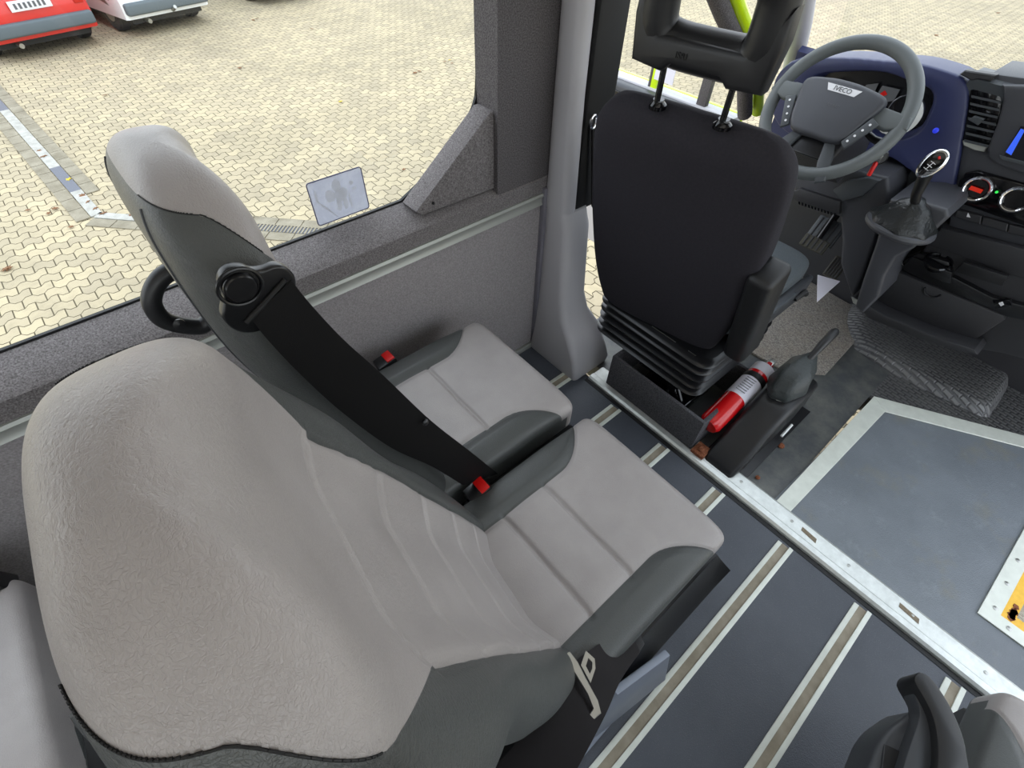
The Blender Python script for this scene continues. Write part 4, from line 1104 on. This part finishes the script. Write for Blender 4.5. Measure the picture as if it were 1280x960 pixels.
for a in (-.016, -.006, .004): mb.tube([kp2(a, -.008), kp2(a, .008)], .0009, 6)
mb.tube([kp2(-.018, 0), kp2(.006, 0)], .0009, 6)
build(mb, 'shift_pattern', 'letter', gl); 
build(MB().tube([kp2(.018, -.004, .012), kp2(.022, .003, .012)], .003, 8), 'reverse_mark', 'red', gl)

# steering wheel
sw_c = atx((1043, 137), 1.80); 
sw = thing('steering_wheel', 'grey four-spoke steering wheel with lettered hub in front of the dashboard', 'steering wheel', sw_c)
# wheel plane fitted to the measured ellipse
sn = Vector((-.80, .04, .60)).normalized()
su = Vector((0, 1, 0)); su = (su-sn*su.dot(sn)).normalized(); sv = sn.cross(su)   # sv points up-ish
if sv.z < 0: sv = -sv
Rw = .192
def wp(a, b, h=0): return np.array(tuple(Vector(tuple(sw_c))+su*a+sv*b+sn*h))   # a to the left, b up
build(MB().tube([wp(Rw*math.cos(t), Rw*math.sin(t)) for t in np.linspace(0, 2*PI, 72, endpoint=False)], .0195, 16, True), 'rim', 'wheelp', sw, 60)
hub = [(.120, .048), (.060, .066), (0, .070), (-.060, .066), (-.124, .048), (-.112, -.01), (-.078, -.086), (0, -.094), (.078, -.088), (.112, -.01)]
build(MB().prism([wp(a, b, .0) for a, b in smooth_pts([np.array(p) for p in hub], 4, True)], np.array(tuple(sn))*.036, .012, 3), 'hub_cover', 'hub', sw, 50)
for s in (-1, 1):
    sp = [(s*.088, .040), (s*.205, .032), (s*.212, .0), (s*.160, -.018), (s*.088, -.012)]
    build(MB().prism([wp(a, b, -.004) for a, b in sp], np.array(tuple(sn))*.022, .006, 2), 'spoke', 'wheelp', sw, 50)
    sp = [(s*.05, -.058), (s*.030, -.066), (s*.055, -.150), (s*.085, -.205), (s*.110, -.190), (s*.085, -.12)]
    build(MB().prism([wp(a, b, -.004) for a, b in sp], np.array(tuple(sn))*.018, .005, 2), 'lower_spoke', 'dash_top', sw, 50)
    sb = [(s*.119, -.002), (s*.146, -.014), (s*.104, -.100), (s*.084, -.084)]
    k = build(MB().prism([wp(a, b, .020) for a, b in sb], np.array(tuple(sn))*.012, .003, 2), 'switch_pad', 'dash_top', sw, 50)
    mb = MB()
    for t in (.15, .38, .62, .85):
        a = s*(.132+(.094-.132)*t); b = -.010+(-.090+.010)*t; c = wp(a, b, .0325)
        mb.lathe([(.0035, 0), (.0035, .001), (.001, .0015)], c, tuple(sn), n=8)
    build(mb, 'switch_mark', 'letter', k)
build(MB().prism([wp(a, b, -.012) for a, b in ((.05, -.05), (-.05, -.05), (-.07, -.14), (.07, -.14))], np.array(tuple(sn))*.012, .004, 2), 'lower_bridge', 'plastic_s', sw, 50)
# badge with lettering (su points to the driver's left, so writing runs along -su)
bd_ = [(.052, .050), (-.052, .050), (-.040, .031), (.040, .031)]
build(MB().prism([wp(a, b, .0360) for a, b in bd_], np.array(tuple(sn))*.0012, .0004, 1), 'badge', 'letter', sw, label='silver lettered badge')
mb = text_mb('IVECO', .0185, wp(0, .0405, .0378), -su, sv, .0005); build(mb, 'badge_lettering', 'lettergrey', sw)
mb = text_mb('AIRBAG', .011, wp(-.002, -.004, .0362), -su, sv, .0004); build(mb, 'airbag_lettering', 'lettergrey', sw)

# steering column, stalks, ignition with key
sc_ = thing('steering_column', 'dark steering column cowl with control stalks behind the wheel', 'steering column', wp(0, 0, -.05))
cb_ = [(.075, .045), (-.075, .045), (-.09, -.02), (-.075, -.12), (.06, -.13), (.085, -.02)]
build(MB().prism([wp(a, b, -.03) for a, b in cb_], np.array(tuple(sn))*-.22, .012, 3), 'cowl', 'dash_dark', sc_, 50)
build(MB().tube([wp(.06, .03, -.04), wp(.12, .045, -.035), wp(.165, .04, -.03)], [.008, .010, .013], 12), 'stalk', 'dash_top', sc_)
build(MB().tube([wp(-.06, .0, -.04), wp(-.14, -.03, -.035), wp(-.175, -.035, -.03)], [.008, .010, .013], 12), 'stalk', 'plastic_s', sc_)
kc_ = atx((1100, 196), 1.83)
build(MB().lathe([(.02, -.03), (.022, 0), (.018, .006)], kc_, (-1, -.3, .3), n=20), 'ignition', 'plastic_s', sc_)
ky = thing('ignition_key', 'ignition key with a bright red tag hanging under the steering wheel', 'key', kc_)
build(MB().box((-.004, -.010, -.010), (.004, .010, .010), .002, 2, Matrix.Translation(Vector(tuple(kc_))+Vector((-.012, 0, 0)))), 'key_head', 'steel', ky)
tg0, tg1 = atx((1096, 202), 1.815), atx((1086, 219), 1.815)
build(MB().tube([tg0, tg0+(tg1-tg0)*.15, tg1], [.003, .0065, .0065], 10), 'red_tag', 'red', ky, label='red tag')
build(MB().tube([tg0+np.array([0, .006*math.cos(a), .006*math.sin(a)+.004]) for a in np.linspace(0, 2*PI, 14, endpoint=False)], .001, 6, True), 'key_ring', 'chrome', ky)

# pedals
for p, x, sz, lb, mt2 in (((1032, 290), 2.12, (.055, .07), 'grey footrest pedal left of the brake pedal', 'dash_top'), ((1018, 305), 2.05, (.05, .035), 'ribbed clutch pedal with worn rubber pad near the seat cushion', 'stain'), ((1045, 335), 2.10, (.028, .06), 'ribbed worn accelerator pedal next to the console leg', 'stain')):
    c = atx(p, x); r = thing('pedal', lb, 'pedal', c)
    mb = MB().box((-.008, -sz[0]/1.0, -sz[1]/1.4), (.008, sz[0]/1.0, sz[1]/1.4), .004, 2, Matrix.Translation(Vector(tuple(c)))@Matrix.Rotation(R_(35), 4, 'Y')); build(mb, 'pad', mt2, r)
    mb = MB()
    for i in range(5):
        mb.box((-.011, -sz[0]*.85+i*sz[0]*.38, -sz[1]/1.6), (-.007, -sz[0]*.85+i*sz[0]*.38+.006, sz[1]/1.6), .001, 1, Matrix.Translation(Vector(tuple(c)))@Matrix.Rotation(R_(35), 4, 'Y'))
    build(mb, 'rib', 'dash_dark', r)
    build(MB().tube([c+np.array([.01, 0, 0]), c+np.array([.12, .01, .12])], .009, 10), 'arm', 'plastic_s', r)

# firewall, windscreen, A pillar, open door
struct(MB().box((2.45, -1.05, -.05), (2.55, .95, .60)), 'wall_front', 'dash_dark', label='dark bulkhead below the dashboard')
def ws(x0, z0, x1, z1): return [(x0, .93, z0), (x1, .80, z1), (x1, -.98, z1), (x0, -1.05, z0)]
struct(MB().prism(ws(2.66, .70, 1.95, 1.75), (.006, 0, .004)), 'window_4', 'glass', label='windscreen pane above the dashboard')
apx = [atx(p, x) for p, x in (((988, 95), 2.35), ((1000, 40), 2.22), ((1006, 0), 2.14), ((1015, -60), 2.04))]
mbp = MB().tube([p for p in smooth_pts([atx((985, 130), 2.38)]+apx+[atx((1030, -160), 1.9)], 4)], .035, 14, sx=1)
struct(mbp, 'trim_9', 'pillar', label='pale inner cover of the windscreen pillar')
# yellow body edge of the door opening
yb = [aty((947, 140), 1.02), aty((948, 110), 1.02), aty((950, 85), 1.02), aty((940, 50), 1.02), aty((926, 15), 1.02), aty((914, -20), 1.02), aty((895, -80), 1.02)]
struct(MB().tube(smooth_pts(yb, 5), .024, 12), 'wall_left.003', 'yellow', label='yellow green body edge of the driver door opening')
struct(MB().tube([p+np.array([-.07, .02, .0]) for p in smooth_pts(yb, 5)], .03, 12), 'trim_10', 'carpetd', label='grey seal cover beside the yellow door opening edge')
struct(MB().box((1.26, .90, -.12), (2.2, 1.0, -.004), .01), 'trim_11', 'cabrubber', label='black door sill edge')
# opened door: plane about x = 2.3 going outward
dz = .63
dd = thing('driver_door', 'opened driver door with pale grey top rail seen past the driver seat', 'door', (2.3, 1.2, -.3))
build(MB().box((2.28, 1.10, -.35), (2.36, 2.25, dz), .012), 'inner_panel', 'pillar', dd)
build(MB().box((2.23, 1.15, dz-.10), (2.30, 2.2, dz-.01), .02, 3), 'armrest_rail', 'grey_plastic', dd)
build(MB().box((2.225, 1.45, dz-.08), (2.232, 1.95, dz-.045), .003), 'pull_recess', 'gloss', dd)
build(MB().box((2.355, 1.10, -.35), (2.38, 2.25, dz), .004), 'outer_skin', 'yellow', dd)
for y0, y1, mt2, lb in ((1.585, 1.60, 'carpetd', None), (1.55, 1.585, 'yellow', 'yellow window bar'), (1.26, 1.31, 'carpetd', None)):
    build(MB().box((2.29, y0, dz-.02), (2.32, y1, 1.5), .003), 'window_bar', mt2, dd, label=lb)
build(MB().box((2.30, 1.10, dz), (2.305, 2.25, 1.5)), 'window_pane', 'glass', dd)
c = atx((832, 88), 2.285)
build(MB().box((2.284, c[1]-.055, c[2]-.05), (2.288, c[1]+.055, c[2]+.05)), 'white_note', 'paper', dd, label='white note on the door window')

# ================================================================== YARD: channel, leaves, cars, hedge
def gp_(p): q = atz(p, GZ); return q[:2]
k0, k1, k2, k3 = gp_((0, 132)), gp_((118, 268)), gp_((150, 274)), gp_((345, 287))
k1 = gp_((122, 270)); kend = gp_((470, 296))
dch = thing('drain_channel', 'drain channel painted white and grey bending across the paved yard', 'drain channel', (k1[0], k1[1], GZ))
def strip(a, b, w0, w1, z, h):
    a, b = np.array(a), np.array(b); t = (b-a)/np.linalg.norm(b-a); n_ = np.array([-t[1], t[0]])
    P_ = [a+n_*w0, b+n_*w0, b+n_*w1, a+n_*w1]
    return [(p[0], p[1], z) for p in P_], h
def addstrip(mb, a, b, w0, w1, z=GZ+.001, h=.012):
    pts, h = strip(a, b, w0, w1, z, h); mb.prism(pts, (0, 0, h)); return mb
back = k1+(k0-k1)*1.7
def lp_(t): return k1+(back-k1)*t
D = np.linalg.norm(k0-k1)/np.linalg.norm(back-k1)
build(addstrip(MB(), lp_(0), lp_(.17*D), -.045, .045), 'white_section', 'whitepaint', dch, label='white painted section')
build(addstrip(MB(), lp_(.17*D), lp_(.36*D), -.045, .045), 'grey_section', 'grate', dch, label='grey section')
build(addstrip(MB(), lp_(.36*D), lp_(.93*D), -.045, .045), 'white_section', 'whitepaint', dch, label='white painted section')
build(addstrip(MB(), lp_(.93*D), lp_(1), -.045, .045), 'grey_section', 'grate', dch, label='grey section')
kk = k3
wend = k1+(kk-k1)*.62
build(addstrip(MB(), k1, wend, -.042, .042), 'white_section', 'whitepaint', dch, label='white painted section')
mb = addstrip(MB(), wend, kend, -.045, .045, h=.006); build(mb, 'grate', 'grate', dch)
mb = MB(); tt = (kend-wend); Lk = np.linalg.norm(tt)
for i in range(int(Lk/.03)):
    a = wend+tt*(i*.03/Lk); b = wend+tt*((i*.03+.013)/Lk); addstrip(mb, a, b, -.05, .05, GZ+.006, .008)
o = build(mb, 'grate_bar', 'stone', dch)
for a, b, sgn_, hz in ((k1, lp_(1), -1, .009), (k1, kend, 1, .0075)):
    for s in (-1, 1):
        mb = MB(); Lq = np.linalg.norm(np.array(b)-a); nq = int(Lq/.22)
        for i in range(2 if s*sgn_ > 0 else 0, min(nq, 60)):
            p = a+(b-a)*(i/nq); q_ = a+(b-a)*((i+.96)/nq); addstrip(mb, p, q_, s*.052, s*.16, h=hz)
        build(mb, 'border_stones', 'stone', dch)
# leaves
leaf_px = [(36, 264), (62, 268), (70, 262), (110, 254), (120, 262), (130, 268), (165, 270), (8, 338), (12, 337), (90, 285), (426, 128), (390, 37), (322, 24), (317, 26), (556, 78), (562, 76), (524, 90), (519, 92), (505, 213), (228, 300), (86, 226), (104, 246), (1170, 45), (1124, 46), (1247, 17), (300, 86), (132, 120), (565, 80), (50, 190), (55, 197)]
leaf_lab = 'small dry autumn leaf lying on the block paving'
def leaf_mb():
    mb = MB(); pts = [(0, .045), (.012, .018), (.04, .02), (.02, 0), (.03, -.03), (.004, -.018), (0, -.045), (-.008, -.016), (-.034, -.026), (-.02, 0), (-.04, .022), (-.012, .018)]
    return mb.prism([(x, y, 0) for x, y in pts], (0, 0, .004))
l0 = build(leaf_mb(), 'fallen_leaf', 'leaf'); l1 = build(leaf_mb(), 'fallen_leaf', 'leafy')
for i, p in enumerate(leaf_px):
    yel = p in ((426, 128), (562, 76), (86, 226))
    if i == 0: o = l0
    elif p == (426, 128): o = l1
    else: o = (l1 if yel else l0).copy(); COL.objects.link(o)
    q = atz(p, GZ); o.location = (q[0], q[1], GZ+.012); o.rotation_euler = (random.uniform(-.2, .2), random.uniform(-.2, .2), random.uniform(0, 6))
    d = np.linalg.norm(q[:2]); sc = random.uniform(.5, .9); o.scale = (sc,)*3
    o['label'] = 'yellow star-shaped leaf lying on the block paving' if yel else leaf_lab; o['category'] = 'leaf'; o['group'] = 'yellow leaves on the paving' if yel else 'brown leaves on the paving'

# cars seen from behind
def make_car(name, lab, paint, c0, yaw, W=1.25, H=1.3, Lc=3.2, kind='van'):
    """local: rear face at local y=0, car extends to +y, x to the right; W wide"""
    r = thing(name, lab, 'car', (c0[0], c0[1], GZ), rot=(0, 0, yaw))
    def bl(mb, nm, mt, parent=r, label=None): return build(mb, nm, mt, parent, 35, label, local=True)
    prof = [(0, .22), (-.02, .40), (0, .62), (.05, .80), (.16, 1.22), (.30, H), (Lc*.62, H-.02), (Lc*.78, .95), (Lc*.97, .80), (Lc, .55), (Lc, .22)]
    rings = []
    for k, (x, f) in enumerate(((-W/2, .94), (-W/2+.04, 1), (0, 1.0), (W/2-.04, 1), (W/2, .94))):
        rings.append([(x*(1-.10*max(0, z-.8)), y*1.0+(0 if f == 1 else .03*(1 if y < 1 else -1)), z if f == 1 else z-.03*(z > .5)) for y, z in prof])
    bl(MB().loft(rings), 'body', paint)
    bl(MB().box((-W/2+.02, -.085, .27), (W/2-.02, .05, .42), .03, 3), 'rear_bumper', 'bumper')
    bl(MB().box((-W/2+.14, -.012+.07, .92), (W/2-.14, .10+.06, 1.18), .02), 'rear_window', 'glassdark')
    for s in (-1, 1):
        bl(MB().box((s*(W/2-.10)-.06, -.03, .50), (s*(W/2-.10)+.06, .06, .80), .015), 'tail_lamp', 'lightglass', label='red tail lamp')
    pl_ = bl(MB().box((-.24, -.05, .52), (.24, -.028, .63), .004), 'number_plate', 'letter')
    mb = MB()
    for i in range(7): mb.box((-.19+i*.055, -.053, .545), (-.16+i*.055, -.049, .605))
    bl(mb, 'plate_characters', 'lettergrey', pl_)
    bl(MB().box((-W/2+.1, .1, .14), (W/2-.1, Lc-.2, .26)), 'underbody', 'rubber')
    for x in (-W/2+.09, W/2-.09):
        for y in (.55, Lc-.65):
            wh = bl(MB().lathe([(.10, -.085), (.25, -.085), (.275, -.06), (.28, 0), (.275, .06), (.25, .085), (.10, .085)], (x, y, .28), (1, 0, 0), n=28), 'wheel', 'tyre')
            bl(MB().lathe([(.15, -.088), (.14, .088)], (x, y, .28), (1, 0, 0), n=20), 'hubcap', 'steel', wh)
    bl(MB().tube([(-.35, -.02, .17), (-.35, .3, .18)], .03, 10), 'exhaust', 'steel')
    return r
ca = atz((22, 65), GZ); cb2 = atz((122, 44), GZ)
rc_ = (ca+cb2)/2; yaw = math.atan2(cb2[1]-ca[1], cb2[0]-ca[0])
red = make_car('car', 'red hatchback with grey bumper parked at the top left corner of the yard', 'carred', rc_[:2]-np.array([.1, .55]), yaw, W=1.34, H=1.45, Lc=3.4)
ca = atz((172, 38), GZ); cb2 = atz((252, 17), GZ); wc_ = (ca+cb2)/2; yaw = R_(13)
white = make_car('car', 'white car with tow bar parked right of the red car', 'carwhite', wc_[:2]-np.array([.05, .50]), yaw, W=1.30, H=1.4, Lc=3.4)
q = build(MB().tube([(0.05, -.12, .30), (.05, -.02, .25), (.05, .2, .25)], .025, 10), 'tow_bar', 'steel', white, local=True)
ca = atz((312, 2), GZ)
make_car('car', 'dark car of which only a tyre shows at the top edge beyond the white car', 'cardark', ca[:2]+np.array([.62, -.4]), .1, W=1.2, Lc=3.0)
ca = atz((128, 18), GZ)
make_car('car', 'dark brownish car parked behind the right side of the red car', mat('brown_car_paint', (120, 70, 50), .4), ca[:2]+np.array([.12, 3.6]), .05, W=1.1, Lc=3.2)
# hedge behind the cars
mb = MB()
for i in range(900):
    x, y, z = random.uniform(-3, 5), random.uniform(19.4, 20.4), GZ+random.uniform(0, 1.1)
    s_ = random.uniform(.08, .16); a = random.uniform(0, 6); b = random.uniform(-1, 1)
    mb.add([(x+s_*math.cos(a), y+s_*math.sin(a), z), (x-s_*math.sin(a), y+s_*math.cos(a), z+s_*b), (x-s_*math.cos(a), y-s_*math.sin(a), z+.3*s_), (x+s_*math.sin(a), y-s_*math.cos(a), z-s_*b)], [(0, 1, 2, 3)])
hd = single(mb, 'hedge', 'hedge', 'low green hedge behind the parked cars', 'hedge'); hd['kind'] = 'stuff'

# glowing ceiling panels added out of view to fill the interior with light
for i, x in enumerate((-1.6, -.5, .6)):
    r = thing('ceiling_fill_panel', 'flat white glowing panel added on the unseen ceiling as fill light', 'lamp', (x, 0, 1.94), 'added ceiling fill panels')
    build(MB().box((x-.3, -.5, 1.925), (x+.3, .5, 1.949), .004), 'glow_panel', 'lamp', r)

# ================================================================== LIGHT
wd = bpy.data.worlds.new('world'); S.world = wd; wd.use_nodes = True; nt = wd.node_tree
bg = nt.nodes['Background']
co = N(nt, 'ShaderNodeTexCoord').outputs['Generated']; sx = N(nt, 'ShaderNodeSeparateXYZ'); nt.links.new(co, sx.inputs[0])
cmix = mixc(nt, ramp(nt, sx.outputs[2], -.1, .7), (.86, .88, .90, 1), (.80, .88, 1.0, 1))
nt.links.new(cmix, bg.inputs[0]); bg.inputs[1].default_value = 3.1
sl = bpy.data.lights.new('sun', 'SUN'); sl.energy = .6; sl.angle = R_(40); so = bpy.data.objects.new('sun', sl); COL.objects.link(so)
so.rotation_euler = (R_(38), 0, R_(150))
S.view_settings.view_transform = 'Standard'; S.view_settings.look = 'None'; S.view_settings.gamma = 1
S.view_settings.exposure = 0.0; S.view_settings.use_curve_mapping = False
